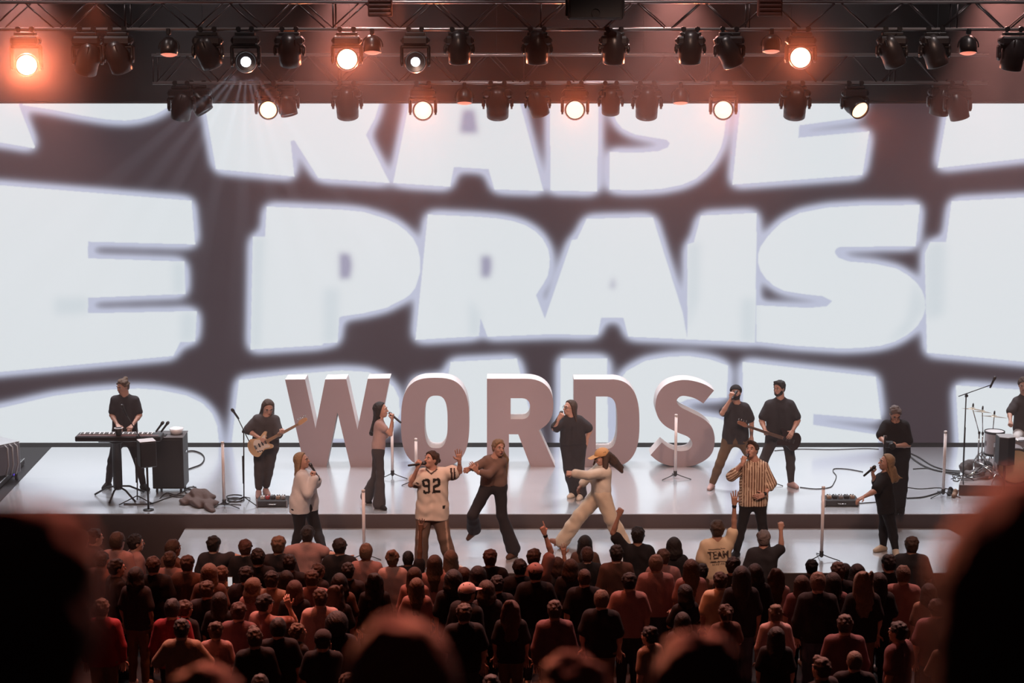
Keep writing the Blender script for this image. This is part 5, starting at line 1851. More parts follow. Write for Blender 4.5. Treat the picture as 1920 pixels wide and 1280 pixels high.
# pedal boards
def pedalboard(x0, x1, y, label, pedals):
    g = ground((x0 + x1) / 2, y, ZM)
    w = ground(x1, y, ZM)[0] - ground(x0, y, ZM)[0]
    t = thing_at('pedalboard', label, 'pedalboard', g)
    h = .10
    part(MB().box((0, .19, h / 2 + .01), (w, .36, h), bev=.01), 'case', M_CAB, t)
    for e in (-1, 1):
        part(MB().box((e * (w / 2 - .01), -.0, h / 2 + .015), (.022, .03, h + .02), bev=.004), 'corner', mat('case corner', (.25, .22, .22), .35, .8), t)
    part(MB().tube([(-.08, -.005, .07), (-.06, -.03, .06), (.06, -.03, .06), (.08, -.005, .07)], .006, 6), 'handle', CHROME, t)
    for i, (col, lab) in enumerate(pedals):
        px_ = -w * .42 + (i + .5) * w * .84 / len(pedals)
        q = thing_at('effects_pedal', lab, 'effects pedal', (g[0] + px_, g[1] + .16, ZM + h + .01), 'effects pedals')
        part(MB().box((0, 0, .025), (w * .66 / len(pedals), .12, .05), bev=.006), 'housing', mat('pedal ' + col, {'red': (.35, .04, .04), 'pale': (.55, .48, .46), 'dark': (.03, .027, .028), 'tan': (.3, .2, .14), 'grey': (.2, .18, .18)}[col], .4), q)
        part(MB().lathe([(0, .05), (.014, .05), (.014, .066), (0, .068)], o=(0, -.035, 0), n=10), 'footswitch', CHROME, q)
        for e in (-1, 1):
            part(MB().lathe([(0, .05), (.009, .05), (.008, .064), (0, .064)], o=(e * .018, .03, 0), n=8), 'knob', BLACKP, q)


pedalboard(481, 539, 951, 'black pedal case on the deck at the guitarist\'s feet', [('pale', 'pale effects pedal at the guitarist\'s heel'), ('red', 'red effects pedal on the guitarist\'s case'), ('dark', 'dark effects pedal in the middle of guitarist\'s case'),
                                                                                     ('tan', 'tan effects pedal on the guitarist\'s case'), ('grey', 'grey effects pedal beside the white-jacket woman')])
pedalboard(1546, 1611, 950, 'black pedal case behind the apron light tube', [('tan', 'tan effects pedal beside the apron light tube'), ('dark', 'dark effects pedal second from the apron tube'), ('grey', 'grey effects pedal in the middle of case by apron tube'),
                                                                          ('dark', 'dark effects pedal next to the blond singer\'s hand'), ('tan', 'tan effects pedal under the blond singer\'s hand')])

# crumpled jacket over the deck edge
g = ground(376, 950, ZM)
Fj = Field()
for (x, y, zz, r) in ((352, 944, .05, .075), (364, 938, .09, .10), (378, 938, .10, .10), (390, 940, .07, .085), (396, 948, .05, .06), (372, 948, .05, .08), (386, 950, .04, .07)):
    Fj.ell(ground(x, y, ZM) + np.array([0, 0, zz]), np.array([.13, .13, r]), None, k=.06)
Fj.cap(ground(394, 952, ZM) + [0, 0, .04], at(402, 962, ground(394, 958, ZM)[1]) + [0, -.02, .02], .045, .03, k=.04)
Fj.cap(ground(386, 955, ZM) + [0, 0, .04], ground(398, 960, ZM) + [0, 0, .02], .04, .03, k=.04)
Fj.wr = (.012, 30, 1.7)
Fj.cut((0, 0, ZM + .002), (0, 0, -1))
o = put('jacket', (*Fj.mesh(.012), None), mat('crumpled brown cloth', (.075, .040, .032), .8, bump=.4, bscale=30), None, inv=g)
o.location = g
tag(o, 'crumpled brown jacket lying at the edge of the deck', 'jacket')

# road case and stand beyond the deck's end
M_SIDE = mat('side deck', (.016, .013, .016), .6)
o = MB().prism([(-29 / 2, 36.0), (-29 / 2, YF + .02), (xl1 - .01, YF + .02), (xl0 - .01, YB), (xl0 - .01, 36.0)], ZM - TH, ZM - .004, frame=((0, 0, 0), (1, 0, 0), (0, 1, 0), (0, 0, 1))).build('side_stage_floor', M_SIDE)
tag(o, kind='structure')
g = ground(-22, 905, ZM)
t = thing_at('road_case', 'grey metal-edged road case at the dark end of the stage', 'case', g)
R = rotm('Z', -40)
wx = .95
part(MB().box((.02, .30, .42), (wx, .5, .55), R=R, bev=.02), 'case', mat('grey case panel', (.16, .14, .155), .4, .3), t)
part(MB().box((.02, .30, .705), (wx * .98, .49, .02), R=R, bev=.005), 'lid', mat('pale lid', (.55, .56, .58), .35), t)
for k, zz in enumerate((.16, .70)):
    q = R @ np.array([wx / 2, 0, 0]); q2 = R @ np.array([0, -.25, 0])
    part(MB().tube([np.array([.02, .30, zz]) + q2 - q, np.array([.02, .30, zz]) + q2 + q], .014, 6), 'edge_rail', CHROME, t)
for sx in (-1, 1):
    for sy in (-1, 1):
        p = R @ np.array([sx * wx * .42, sy * .2, 0]) + np.array([.02, .30, 0])
        part(MB().lathe([(0, -.02), (.07, -.02), (.07, .02), (0, .02)], o=(p[0], p[1], .07), axis=(1, 0, 0), n=12), 'caster', RUBBER, t)
for k in range(3):
    a = R @ np.array([wx * .5 + .03, -.1 + .1 * k, 0]) + np.array([.02, .3, 0])
    part(MB().tube([(a[0], a[1], .70), (a[0] + .06, a[1] - .03, .66), (a[0] + .07, a[1] - .04, .35), (a[0] + .02, a[1] - .05, .16)], .016, 6), 'hanging_cable', mat('pale cable', (.30, .27, .27), .4), t)
g = ground(-6, 921, ZM)
t = thing_at('equipment_tray', 'long dark metal tray lying before the road case', 'tray', g)
a, b = ground(-30, 936, ZM) - g, ground(36, 871, ZM) - g
d = nrm(b - a); s_ = np.cross([0, 0, 1.], d)
R = np.stack([d, s_, [0, 0, 1.]], 1)
part(MB().box((a + b) / 2 + np.array([0, 0, .06]), (np.linalg.norm(b - a), .20, .10), R=R, bev=.01), 'tray', mat('dark tray', (.05, .042, .046), .4, .5), t)
for e in (-1, 1):
    part(MB().tube([a + s_ * .10 * e + [0, 0, .115], b + s_ * .10 * e + [0, 0, .115]], .010, 6), 'rim', CHROME, t)
part(MB().box((a * .35 + b * .65) - s_ * .12 + np.array([0, 0, .04]), (.05, .02, .05), R=R, bev=.004), 'blue_indicator', mat('blue indicator lamp', (.1, .05, .5), .4, emit=(.10, .06, .55), es=.8), t)


# guitars
GOUT = cr_open([(-.235, .0), (-.215, .10), (-.135, .165), (-.04, .132), (.02, .115), (.08, .14), (.155, .168), (.188, .145), (.15, .095), (.118, .05), (.118, -.032), (.16, -.075), (.178, -.115), (.145, -.142), (.07, -.12), (.01, -.108), (-.05, -.13), (-.135, -.165), (-.21, -.10), (-.235, .0)], 4)[:-1]


def guitar(label, name, body_px, head_px, Yb, tilt_n, mbody, mneck, guard=None, L=.98, strings=6, flip=1, catg='guitar', strap=None):
    c = at(*body_px[:2], Yb); h = at(*head_px[:2], Yb + head_px[2])
    ex = nrm(h - c)
    ey = nrm(np.asarray(tilt_n, float) - ex * np.dot(tilt_n, ex))     # front normal
    ez = np.cross(ey, ex) * 1.0
    if ez[2] < 0:
        ez = -ez
    t = thing_at(name, label, catg, c)
    D = np.linalg.norm(h - c)
    z0 = np.zeros(3)
    fr = (z0, ex, ez * flip, ey)
    m = MB().prism(GOUT, -.022, .022, frame=fr)
    b = part(m, 'guitar_body', mbody, t)
    if guard:
        pg = [(x * .62 + .02, y * .70 + (-.010 if y < 0 else -.0)) for x, y in GOUT]
        part(MB().prism(pg, .0222, .0252, frame=fr), 'pickguard', guard, b)
    for k in (-.03, .03, .09):
        part(MB().prism([(k - .012, -.035), (k + .012, -.035), (k + .012, .035), (k - .012, .035)], .025, .033, frame=fr), 'pickup', BLACKP if guard else mat('grey metal', (.10, .08, .085), .4, .6), b)
    part(MB().prism([(-.12, -.035), (-.09, -.035), (-.09, .035), (-.12, .035)], .022, .034, frame=fr), 'bridge', CHROME, b)
    for k in range(3):
        part(MB().lathe([(0, .024), (.012, .024), (.011, .036), (0, .037)], o=ex * (-.10 + .035 * k) + ez * flip * (-.085 - .008 * k), axis=ey, n=10), 'knob', BLACKP, b)
    nl = D - .16
    m = MB().prism([(.10, -.028), (nl, -.021), (nl, .021), (.10, .028)], .006, .032, frame=fr)
    nk = part(m, 'neck', mneck, t)
    m = MB().prism([(.12, -.024), (nl, -.019), (nl, .019), (.12, .024)], .032, .036, frame=fr)
    part(m, 'fretboard', mat('fretboard', (.12, .06, .035), .5) if guard is None else mneck, nk)
    hs = [(nl, -.022), (nl + .04, -.030), (nl + .17, -.012), (nl + .185, .02), (nl + .16, .045), (nl + .05, .050), (nl, .022)]
    hd = part(MB().prism(hs, .0, .022, frame=fr), 'headstock', mneck, t)
    for k in range(4 if strings == 4 else 6):
        q = ex * (nl + .035 + (.14 / (3 if strings == 4 else 5)) * k) + ez * flip * .055 + ey * .011
        part(MB().tube([q, q + ez * flip * .03], .008 if strings == 4 else .006, 6), 'tuning_peg', CHROME, hd)
    m = MB()
    for k in range(strings):
        yy = (-.5 + k / (strings - 1)) * .036
        m.tube([ex * -.105 + ez * yy + ey * .037, ex * (nl + .02) + ez * yy + ey * .039], .0012, 4, caps=False)
    part(m, 'strings', CHROME, t)['kind'] = 'stuff'
    if strap is not None:
        P = [c + ex * .17 + ez * flip * .14] + [at(*q[:2], q[2]) for q in strap] + [c - ex * .22]
        P = np.array(cr_open([tuple(p) for p in P], 5)) - c
        m = MB()
        V = []
        for i, p in enumerate(P):
            V += [p + np.array([0, -.0, .0]), p + np.array([.028, .028, .02])]
        m.add(V, [(2 * i, 2 * i + 1, 2 * i + 3, 2 * i + 2) for i in range(len(P) - 1)] + [(2 * i, 2 * i + 2, 2 * i + 3, 2 * i + 1) for i in range(len(P) - 1)], True)
        part(m, 'strap', BLACKP, t)
    return t
guitar('cream electric guitar with white pickguard held by the long-haired guitarist', 'electric_guitar', (490, 833), (575, 787, -.02), Y2 - .22, (-.10, -1, .22), mat('cream guitar lacquer', (.62, .40, .24), .25, coat=.5),
       mat('maple neck', (.50, .28, .15), .4), mat('white pickguard', (.72, .62, .55), .35))
guitar('dark electric bass held by the broad bass player', 'bass_guitar', (1477, 824), (1384, 793, -.14), Y10 - .24, (.05, -1, .15), mat('dark bass lacquer', (.025, .013, .013), .3, coat=.4), mat('bass neck', (.30, .13, .08), .45), None, strings=4)

# ------------------------------------------------------------------ drum riser and kit
gr = ground(1798, 928, ZM)
ZR = ZM + .18
o = None
t = thing_at('drum_riser', 'low dark riser under the drum kit', 'platform', (gr[0] + 1.6, gr[1] + .9, ZM))
rp = [ground(1798, 909, ZM + .18)[:2], ground(1814, 861, ZM + .18)[:2], (13.0, 33.9), (13.0, ground(1798, 909, ZM + .18)[1] - .35)]
rp = [(q[0] - t.location.x, q[1] - t.location.y) for q in rp]
XYF = ((0, 0, 0), (1, 0, 0), (0, 1, 0), (0, 0, 1))
part(MB().prism(rp, 0.0, .17, frame=XYF), 'platform', M_DECK, t)
part(MB().prism(rp, .1705, .181, frame=XYF), 'top_sheet', mat('riser carpet', (.20, .165, .165), .9, bump=.3, bscale=60), t)
ZR = ZM + .181
M_SHELL = mat('silver sparkle drum shell', (.52, .46, .47), .3, .5, var=.15, vscale=40)
M_SKIN = mat('cream drum head', (.62, .42, .25), .5, var=.06, vscale=5)
# bass drum
YBD = float(ground(1900, 909, ZR)[1])
c = at(1904, 873, YBD); rb = .30
t = thing_at('bass_drum', 'bass drum with plain cream front head at the edge of view', 'drum', (c[0], YBD, ZR))
hb = max(c[2] - ZR, rb + .02)
ax = nrm((-.10, -1, .03))
part(MB().lathe([(rb, -.40), (rb, .0)], o=(0, .05, hb), axis=ax, n=36), 'shell', M_SHELL, t)
part(MB().lathe([(rb - .008, .045), (rb * .5, .05), (0, .05)], o=(0, .0, hb), axis=ax, n=36), 'front_head', M_SKIN, t)
part(MB().lathe([(rb, .0), (rb + .016, .0), (rb + .016, .055), (rb - .012, .06), (rb - .012, .04)], o=(0, .0, hb), axis=ax, n=36), 'hoop', mat('dark hoop', (.05, .03, .025), .4), t)
for k in range(8):
    a = 2 * math.pi * (k + .5) / 8
    q = np.array([math.cos(a) * (rb + .02), .02, hb + math.sin(a) * (rb + .02)])
    part(MB().box(q, (.025, .07, .025), bev=.005), 'lug', CHROME, t)
for e in (-1, 1):
    part(MB().tube([(e * (rb - .02), .15, hb - .12), (e * (rb + .10), -.02, .012)], .010, 6), 'spur', CHROME, t)
# floor tom
YT = YBD + .64
c = at(1864, 830, YT)
zt0, zt1 = at(1864, 850, YT)[2], at(1864, 809, YT)[2]
t = thing_at('tom_drum', 'silver tom drum with thin legs beside the bass drum', 'drum', (c[0], YT, ZR))
part(MB().lathe([(.165, zt0 - ZR), (.165, zt1 - ZR)], n=28), 'shell', M_SHELL, t)
part(MB().lathe([(.16, zt1 - ZR + .008), (0, zt1 - ZR + .008)], n=28), 'drum_head', mat('white drum head', (.62, .58, .58), .5), t)
for zz in (zt0 - ZR, zt1 - ZR):
    part(MB().lathe([(.165, zz - .018), (.177, zz - .018), (.177, zz + .018), (.165, zz + .018)], n=28), 'hoop', BLACKP, t)
for k in range(6):
    a = 2 * math.pi * k / 6 + .3
    part(MB().box((.172 * math.cos(a), .172 * math.sin(a), (zt0 + zt1) / 2 - ZR), (.025, .025, .09), bev=.005), 'lug', CHROME, t)
for k in range(3):
    a = 2 * math.pi * k / 3 + .3
    part(MB().tube([(.175 * math.cos(a), .175 * math.sin(a), zt0 - ZR + .2), (.18 * math.cos(a), .18 * math.sin(a), .03), (.20 * math.cos(a), .20 * math.sin(a), .012)], .008, 6), 'leg', CHROME, t)
# snare at the frame's edge
c = at(1908, 822, YT + .35)
t = thing_at('snare_drum', 'snare drum on a stand in front of the drummer', 'drum', (c[0], YT + .35, ZR))
zz = c[2] - ZR
part(MB().lathe([(.17, zz - .13), (.17, zz)], n=26), 'shell', M_SHELL, t)
part(MB().lathe([(.172, zz + .004), (0, zz + .004)], n=26), 'drum_head', mat('white drum head', (.62, .58, .58), .5), t)
part(MB().lathe([(.168, zz - .015), (.18, zz - .015), (.18, zz + .012), (.168, zz + .012)], n=26), 'hoop', CHROME, t)
part(MB().tube([(0, 0, .2), (0, 0, zz - .13)], .012, 8), 'stand_pole', CHROME, t)
for k in range(3):
    a = 2 * math.pi * k / 3 + .5
    part(MB().tube([(0, 0, .26), (.24 * math.cos(a), .24 * math.sin(a), .012)], .009, 6), 'leg', CHROME, t)


def cymbal(px, py, base, Y, label, r=.22, tilt=(.10, .20, 1), legr=.24):
    g = ground(base[0], base[1], ZR); g = np.array([g[0], Y, ZR])
    c = at(px, py, Y)
    g[0] = at(base[0], base[1], Y)[0]
    t = thing_at('cymbal_stand', label, 'cymbal', g, 'cymbals on stands')
    q = c - g
    part(MB().tube([(0, 0, .12), (0, 0, q[2] * .62)], .014, 8), 'lower_pole', CHROME, t)
    part(MB().tube([(0, 0, q[2] * .6), q * .98 + np.array([0, 0, .0])], .009, 8), 'upper_pole', CHROME, t)
    part(MB().lathe([(0, -.02), (.022, -.02), (.022, .02), (0, .02)], o=(0, 0, q[2] * .61), n=10), 'wing_nut', BLACKP, t)
    for k in range(3):
        a = 2 * math.pi * k / 3 + px
        part(MB().tube([(0, 0, .30), (legr * math.cos(a), legr * math.sin(a), .012)], .010, 6), 'leg', CHROME, t)
    cy = part(MB().lathe([(.0, .028), (.03, .024), (.045, .008), (r * .7, -.006), (r, -.016), (r * .7, -.009), (.045, .004), (0, .02)], o=q, axis=tilt, n=30), 'cymbal', mat('bronze cymbal', (.70, .55, .42), .25, .85), t)
    part(MB().lathe([(0, .03), (.016, .03), (.016, .075), (.008, .10), (0, .10)], o=q, axis=tilt, n=10), 'felt', BLACKP, cy)
    return t


cymbal(1824, 766, (1833, 880), YT + .42, 'thin cymbal on the outermost stand of the drum kit', .20)
cymbal(1842, 771, (1840, 872), YT + .62, 'thin cymbal on the middle stand of the drum kit', .17)
cymbal(1864, 780, (1858, 878), YT + .80, 'wide cymbal within reach of the drummer\'s hand', .24)
# monitor on a short pole before the kit
gm = ground(1882.5, 912, ZM)
gm = np.array([at(1882.5, 900, gr[1] - .15)[0], gr[1] - .15, ZM])
t = thing_at('monitor_speaker', 'boxy black monitor on a short pole before the drums', 'speaker', gm)
z0, z1 = at(1882, 869, gm[1])[2] - ZM, at(1882, 818, gm[1])[2] - ZM
part(MB().tube([(0, 0, .012), (0, 0, z0 + .03)], .022, 10), 'pole', BLACK, t)
part(MB().lathe([(0, 0), (.13, 0), (.13, .014), (.025, .025), (0, .025)], n=18), 'base', BLACK, t)
m = MB().prism([(-.135, -.10), (.0, -.17), (.135, -.10), (.135, .16), (-.135, .16)], z0, z1, frame=((0, 0, 0), (1, 0, 0), (0, 1, 0), (0, 0, 1)))
part(m, 'cabinet', M_CAB, t)
part(MB().prism([(-.13, -.098), (.0, -.165), (.13, -.098), (.13, .155), (-.13, .155)], z1, z1 + .012, frame=((0, 0, 0), (1, 0, 0), (0, 1, 0), (0, 0, 1))), 'top_sheet', mat('grey top', (.30, .27, .27), .5), t)
part(MB().prism([(-.125, z0 + .03), (.0, z0 + .03), (.0, z1 - .03), (-.125, z1 - .03)], -.004, .004, frame=((0, -.139, 0), nrm((.135, -.07, 0)), (0, 0, 1), nrm((-.07, -.135, 0)))), 'front_grille', BLACK, t)
mic_stand('black boom stand at the riser corner with overhead microphones', 'overhead microphone at the tip of the drum boom stand', (1805, 903), ZR, (1811.5, 741), (1797, 743), (1859, 721), (.3, -.1, .8), legs=(20, 140, 260), r=.22)
# folded hardware and cloth on the riser
g = ground(1832, 893, ZR)
Fc_ = Field()
rngc = np.random.RandomState(5)
for i in range(16):
    q = ground(rngc.uniform(1812, 1856), rngc.uniform(878, 896), ZR)
    Fc_.ell(q + np.array([0, 0, rngc.uniform(.02, .10)]), rngc.uniform(.05, .13, 3), None, k=.03)
Fc_.wr = (.02, 32, .7)
Fc_.cut((0, 0, ZR + .002), (0, 0, -1))
o = put('crumpled_cloth', (*Fc_.mesh(.014), None), mat('grey crumpled cloth', (.12, .10, .10), .7, bump=.4, bscale=30), None, inv=g)
o.location = g
tag(o, 'crumpled grey cloth heaped on the drum riser', 'cloth')
for k, (x, y) in enumerate(((1824, 897), (1852, 893))):
    g = ground(x, y, ZR)
    t = thing_at('folded_stand', 'folded chrome stand lying on the riser, ' + ('beside the boom stand' if k == 0 else 'next to the bass drum'), 'stand', g)
    for j in range(3):
        a = .4 + j * .55 + k
        part(MB().tube([(-.26 * math.cos(a), -.05 - .1 * math.sin(a), .02 + .03 * j), (.26 * math.cos(a), -.05 + .1 * math.sin(a), .14 + .06 * j)], .014, 8), 'leg', CHROME, t)
    part(MB().tube([(-.3, -.12, .03), (.25, -.08, .05)], .018, 8), 'pole', CHROME, t)
for k, (x, y) in enumerate(((1787, 926), (1796, 930))):
    g = ground(x, y, ZM)
    Fs = Field()
    Fs.cap(g + [-.02, .10, .04], g + [-.10, -.10, .035], .042, .036, k=.02)
    Fs.cap(g + [-.02, .09, .05], g + [-.04, .03, .09], .040, .035, k=.03)
    Fs.cut((0, 0, ZM + .002), (0, 0, -1))
    o = put('shoe', (*Fs.mesh(.010), None), CLOTH['black' if k == 0 else 'tan'], None, inv=g)
    o.location = g
    tag(o, ('dark' if k == 0 else 'paler') + ' loose shoe lying beside the riser corner', 'shoe', None)
# ------------------------------------------------------------------ audience
def std_joints(fem=False, wide=0.0, pose='std'):
    s = (.160 if fem else .188) + wide
    J = dict(hc=(0, .015, 1.615), nb=(0, -.012, 1.478), sl=(-s, -.005, 1.415), sr=(s, -.005, 1.415), hl=(-.085, 0, .93), hr=(.085, 0, .93),
             kl=(-.09, .02, .50), kr=(.09, .02, .50), al=(-.10, -.02, .08), ar=(.10, -.02, .08), tl=(-.115, .12, .03), tr=(.115, .12, .03))
    if pose == 'std':
        J.update(el=(-s - .055, -.03, 1.13), er=(s + .055, -.03, 1.13), wl=(-s - .045, .05, .88), wr=(s + .045, .05, .88))
    elif pose == 'clap':
        J.update(el=(-s - .07, .06, 1.16), er=(s + .07, .06, 1.16), wl=(-.05, .30, 1.24), wr=(.05, .30, 1.24))
    elif pose == 'arms':
        J.update(el=(-s - .13, .02, 1.20), er=(s + .13, .02, 1.20), wl=(-s - .03, .24, 1.14), wr=(s + .03, .24, 1.14))
    J = {k: np.array(v, float) for k, v in J.items()}
    J['hf'], J['hu'] = np.array([0, 1., 0]), np.array([0, 0, 1.])
    return J


_cache = {}


def base_mesh(kind, fem, pose, long_sleeve):
    key = ('fig', fem, pose, long_sleeve)
    if key not in _cache:
        J = std_joints(fem, 0, pose)
        fg = make_figure(J, h=.0165, top=1, bottom=1, shoes=True, hair=None, female=fem, sleeve=1.95 if long_sleeve else .72, seed=.5 + fem + 2 * long_sleeve,
                         bulk=.93 if fem else 1.08, limb=.9 if fem else 1.05, loose=.012, hem=.06, hh=.006, hh_head=.010, S=1.12)
        out = {}
        for k, v in fg.items():
            if len(v[0]):
                out[k] = mesh_from(v[0], v[1], True, k, v[2])
        _cache[key] = out
    return _cache[key]


def hair_base(kind, var):
    key = ('hair', kind, var)
    if key not in _cache:
        J = std_joints()
        V, Q = hair_mesh(kind, J['hc'], *head_frame(J['hf'], J['hu']), 1.12, 1.37 * (var + 1))
        _cache[key] = mesh_from(V, Q, True, 'hair')
    return _cache[key]


def cap_base():
    if 'cap' not in _cache:
        J = std_joints()
        _cache['cap'] = mesh_from(*cap_mesh(J['hc'], *head_frame(J['hf'], J['hu']), 1.18), True, 'cap')
    return _cache['cap']


def obm(name, me, mats, parent=None):
    """an object sharing mesh data, with materials of its own"""
    if not isinstance(mats, (list, tuple)):
        mats = [mats]
    while len(me.materials) < len(mats):
        me.materials.append(mats[len(me.materials)])
    o = bpy.data.objects.new(name, me)
    COL.objects.link(o)
    for i, m in enumerate(mats):
        o.material_slots[i].link = 'OBJECT'
        o.material_slots[i].material = m
    if parent:
        o.parent = parent
    return o


FEMH = ('long', 'wavy', 'bob', 'pony', 'bun')
# (head top px x, y, hair, hair colour, shirt, yaw, pose)
CROWD = [
    (153, 994, 'short', 'b', 'black'), (176, 991, 'short', 'd', 'black', -55), (219, 998, 'fluffy', 'b', 'salmon', -20), (253, 1002, 'curlyshort', 'd', 'salmon', -65),
    (323, 1012, 'fluffy', 'b', 'brown', -45), (190, 1033, 'short', 'd', 'salmon', -15), (217, 1048, 'short', 'd', 'black', -60), (254, 1064, 'bob', 'd', 'charcoal', -10),
    (287, 1043, 'short', 'b', 'black'), (318, 1034, 'short', 'b', 'salmon'), (351, 1041, 'short', 'b', 'brown'), (392, 1057, 'long', 'l', 'brown'), (415, 1061, 'short', 'l', 'tan'),
    (387, 1089, 'short', 'b', 'charcoal'), (411, 1111, 'long', 'd', 'black'), (190, 1123, 'short', 'l', 'red'), (322, 1124, 'fluffy', 'd', 'red'), (346, 1125, 'pony', 'b', 'black', -30),
    (340, 1161, 'short', 'd', 'tan', 0, 'arms'), (404, 1166, 'bun', 'b', 'salmon'), (460, 1011, 'short', 'r', 'black'), (483, 1029, 'curlyshort', 'd', 'black'), (522, 1005, 'short', 'l', 'charcoal'),
    (637, 1009, 'short', 'd', 'black'), (686, 1020, 'fluffy', 'l', 'salmon'), (461, 1062, 'short', 'd', 'charcoal'), (474, 1084, 'bob', 'l', 'salmon', -35), (542, 1040, 'short', 'd', 'black'),
    (509, 1071, 'curlyshort', 'd', 'tan', -10), (536, 1070, 'long', 'd', 'charcoal'), (552, 1089, 'bob', 'r', 'black'), (584, 1069, 'short', 'b', 'salmon'), (596, 1056, 'pony', 'b', 'charcoal', -40),
    (652, 1055, 'short', 'd', 'charcoal'), (636, 1076, 'bob', 'd', 'brown'), (447, 1129, 'short', 'r', 'mauve'), (600, 1104, 'short', 'b', 'palepink'), (628, 1099, 'wavy', 'b', 'black'),
    (631, 1151, 'afro', 'd', 'black'), (477, 1178, 'quiff', 'b', 'black', 20), (521, 1160, 'fluffy', 'd', 'black'), (557, 1169, 'curlyshort', 'l', 'charcoal', -60), (487, 1266, 'fluffy', 'd', 'black'),
    (652, 1262, 'short', 'l', 'brown'), (736, 1031, 'bun', 'l', 'palepink'), (815, 1041, 'long', 'b', 'salmon'), (845, 1032, 'long', 'l', 'salmon'), (870, 1064, 'long', 'b', 'brown'),
    (896, 1062, 'bob', 'd', 'charcoal'), (919, 1030, 'short', 'r', 'black'), (975, 1048, 'short', 'd', 'black'), (777, 1064, 'long', 'b', 'salmon'), (781, 1084, 'long', 'l', 'salmon', 0, 'clap'),
    (850, 1069, 'bob', 'd', 'black'), (875, 1094, 'cap', 'palepink', 'black', -40), (932, 1079, 'short', 'd', 'black'), (912, 1089, 'bob', 'b', 'charcoal'), (702, 1076, 'wavy', 'd', 'black'),
    (870, 1132, 'short', 'b', 'black'), (958, 1127, 'wavy', 'r', 'black'), (921, 1266, 'short', 'd', 'black'), (1004, 1057, 'cap', 'salmon', 'black'), (1097, 1004, 'long', 'd', 'brown'),
    (1101, 1026, 'fluffy', 'r', 'black'), (1070, 1049, 'bob', 'b', 'charcoal'), (1096, 1066, 'buzz', 'b', 'black'), (1156, 1022, 'short', 'd', 'brown'), (1264, 1008, 'bob', 'd', 'black'),
    (1244, 1029, 'short', 'b', 'salmon'), (1230, 1041, 'fluffy', 'l', 'salmon'), (1180, 1074, 'short', 'd', 'salmon'), (1128, 1107, 'fluffy', 'l', 'black'), (1040, 1126, 'short', 'b', 'mauve'),
    (1219, 1175, 'bun', 'd', 'tan', 45), (1296, 1049, 'long', 'b', 'salmon'), (1317, 1057, 'short', 'k', 'tan'), (1375, 1045, 'curlyshort', 'd', 'black'), (1391, 1062, 'long', 'd', 'black'),
    (1456, 1067, 'wavy', 'b', 'palepink'), (1522, 1049, 'short', 'k', 'black'), (1504, 1079, 'long', 'b', 'mauve'), (1534, 1074, 'fluffy', 'l', 'black'), (1285, 1097, 'bob', 'd', 'black', 30, 'clap'),
    (1361, 1133, 'pony', 'b', 'brown', 15, 'clap'), (1455, 1134, 'bun', 'l', 'palepink'), (1280, 1149, 'bob', 'd', 'black'), (1456, 1176, 'long', 'd', 'black'), (1572, 1054, 'short', 'b', 'black'),
    (1585, 1057, 'long', 'd', 'charcoal'), (1608, 1058, 'bob', 'd', 'black'), (1562, 1074, 'long', 'd', 'mauve'), (1619, 1073, 'wavy', 'l', 'black'), (1648, 1074, 'long', 'd', 'black'),
    (1667, 1040, 'short', 'd', 'black', 20), (1710, 1006, 'short', 'b', 'charcoal'), (1694, 1061, 'fluffy', 'l', 'salmon'), (1585, 1153, 'short', 'b', 'mauve'), (1686, 1166, 'short', 'd', 'mauve', 50),
    (1603, 1220, 'buzz', 'l', 'black'), (1542, 1234, 'quiff', 'b', 'black', 40), (1742, 1095, 'bob', 'd', 'tan'), (1757, 1123, 'short', 'b', 'mauve'), (1778, 1182, 'bob', 'd', 'tan', 0, 'clap'),
    (1416, 1058, 'bob', 'd', 'black'),
]
# arms that rise above the heads: (x, y, hair, colour, shirt, yaw, {side: (elbow px, hand px, pose)}, label)
RAISED = [
    (400, 1005, 'short', 'd', 'charcoal', -15, {'r': ((436, 1043), (462, 1044), 'relaxed')}, 'dark-haired person with one arm around a neighbour, below the crumpled jacket'),
    (576, 986, 'short', 'd', 'salmon', 0, {'l': ((538, 1034), (506, 1053), 'relaxed'), 'r': ((612, 1036), (658, 1048), 'relaxed')}, 'tall person in salmon tee with both arms around neighbours, below white-jacket woman'),
    (1345, 975, 'short', 'b', 'cream', 5, {'r': ((1376, 990), (1377, 938), 'open')}, 'person in cream TEAM tee raising a hand towards the striped-shirt singer'),
    (1432, 994, 'short', 'g', 'charcoal', 0, {'r': ((1465, 1027), (1464, 986), 'fist')}, 'grey-haired person in dark tee holding up one fist below the striped-shirt singer'),
    (1196, 988, 'short', 'd', 'black', 0, {'l': ((1149, 999), (1163, 960), 'fist')}, 'dark-haired person in black tee raising a bent arm before the tan-cap woman\'s leg'),
    (765, 1032, 'buzz', 'k', 'black', 0, {'r': ((787, 1050), (789, 988), 'open')}, 'person with black cropped hair lifting an open hand before the jersey singer'),
    (1001, 1029, 'short', 'b', 'salmon', -20, {'r': ((1033, 1034), (1019, 994), 'point')}, 'person with one finger up and a watch, between the dancer and tan-cap woman'),
    (1045, 1045, 'bob', 'r', 'charcoal', 0, {'r': ((1060, 1066), (1057, 1034), 'open')}, 'red-haired person with dark sleeve raising a hand under the tan-cap woman\'s shoe'),
    (495, 1114, 'short', 'd', 'salmon', -40, {'r': ((553, 1166), (540, 1131), 'relaxed')}, 'person with spectacles turning aside and lifting one hand, below the guitarist'),
    (605, 1182, 'cap', 'charcoal', 'black', 0, {'r': ((620, 1268), (615, 1226), 'open')}, 'person in dark round cap with a reddish raised hand, below white-jacket woman'),
    (1351, 1073, 'short', 'b', 'black', 0, {'r': ((1396, 1128), (1384, 1105), 'open')}, 'person in dark tee lifting an open palm, below the TEAM tee'),
]
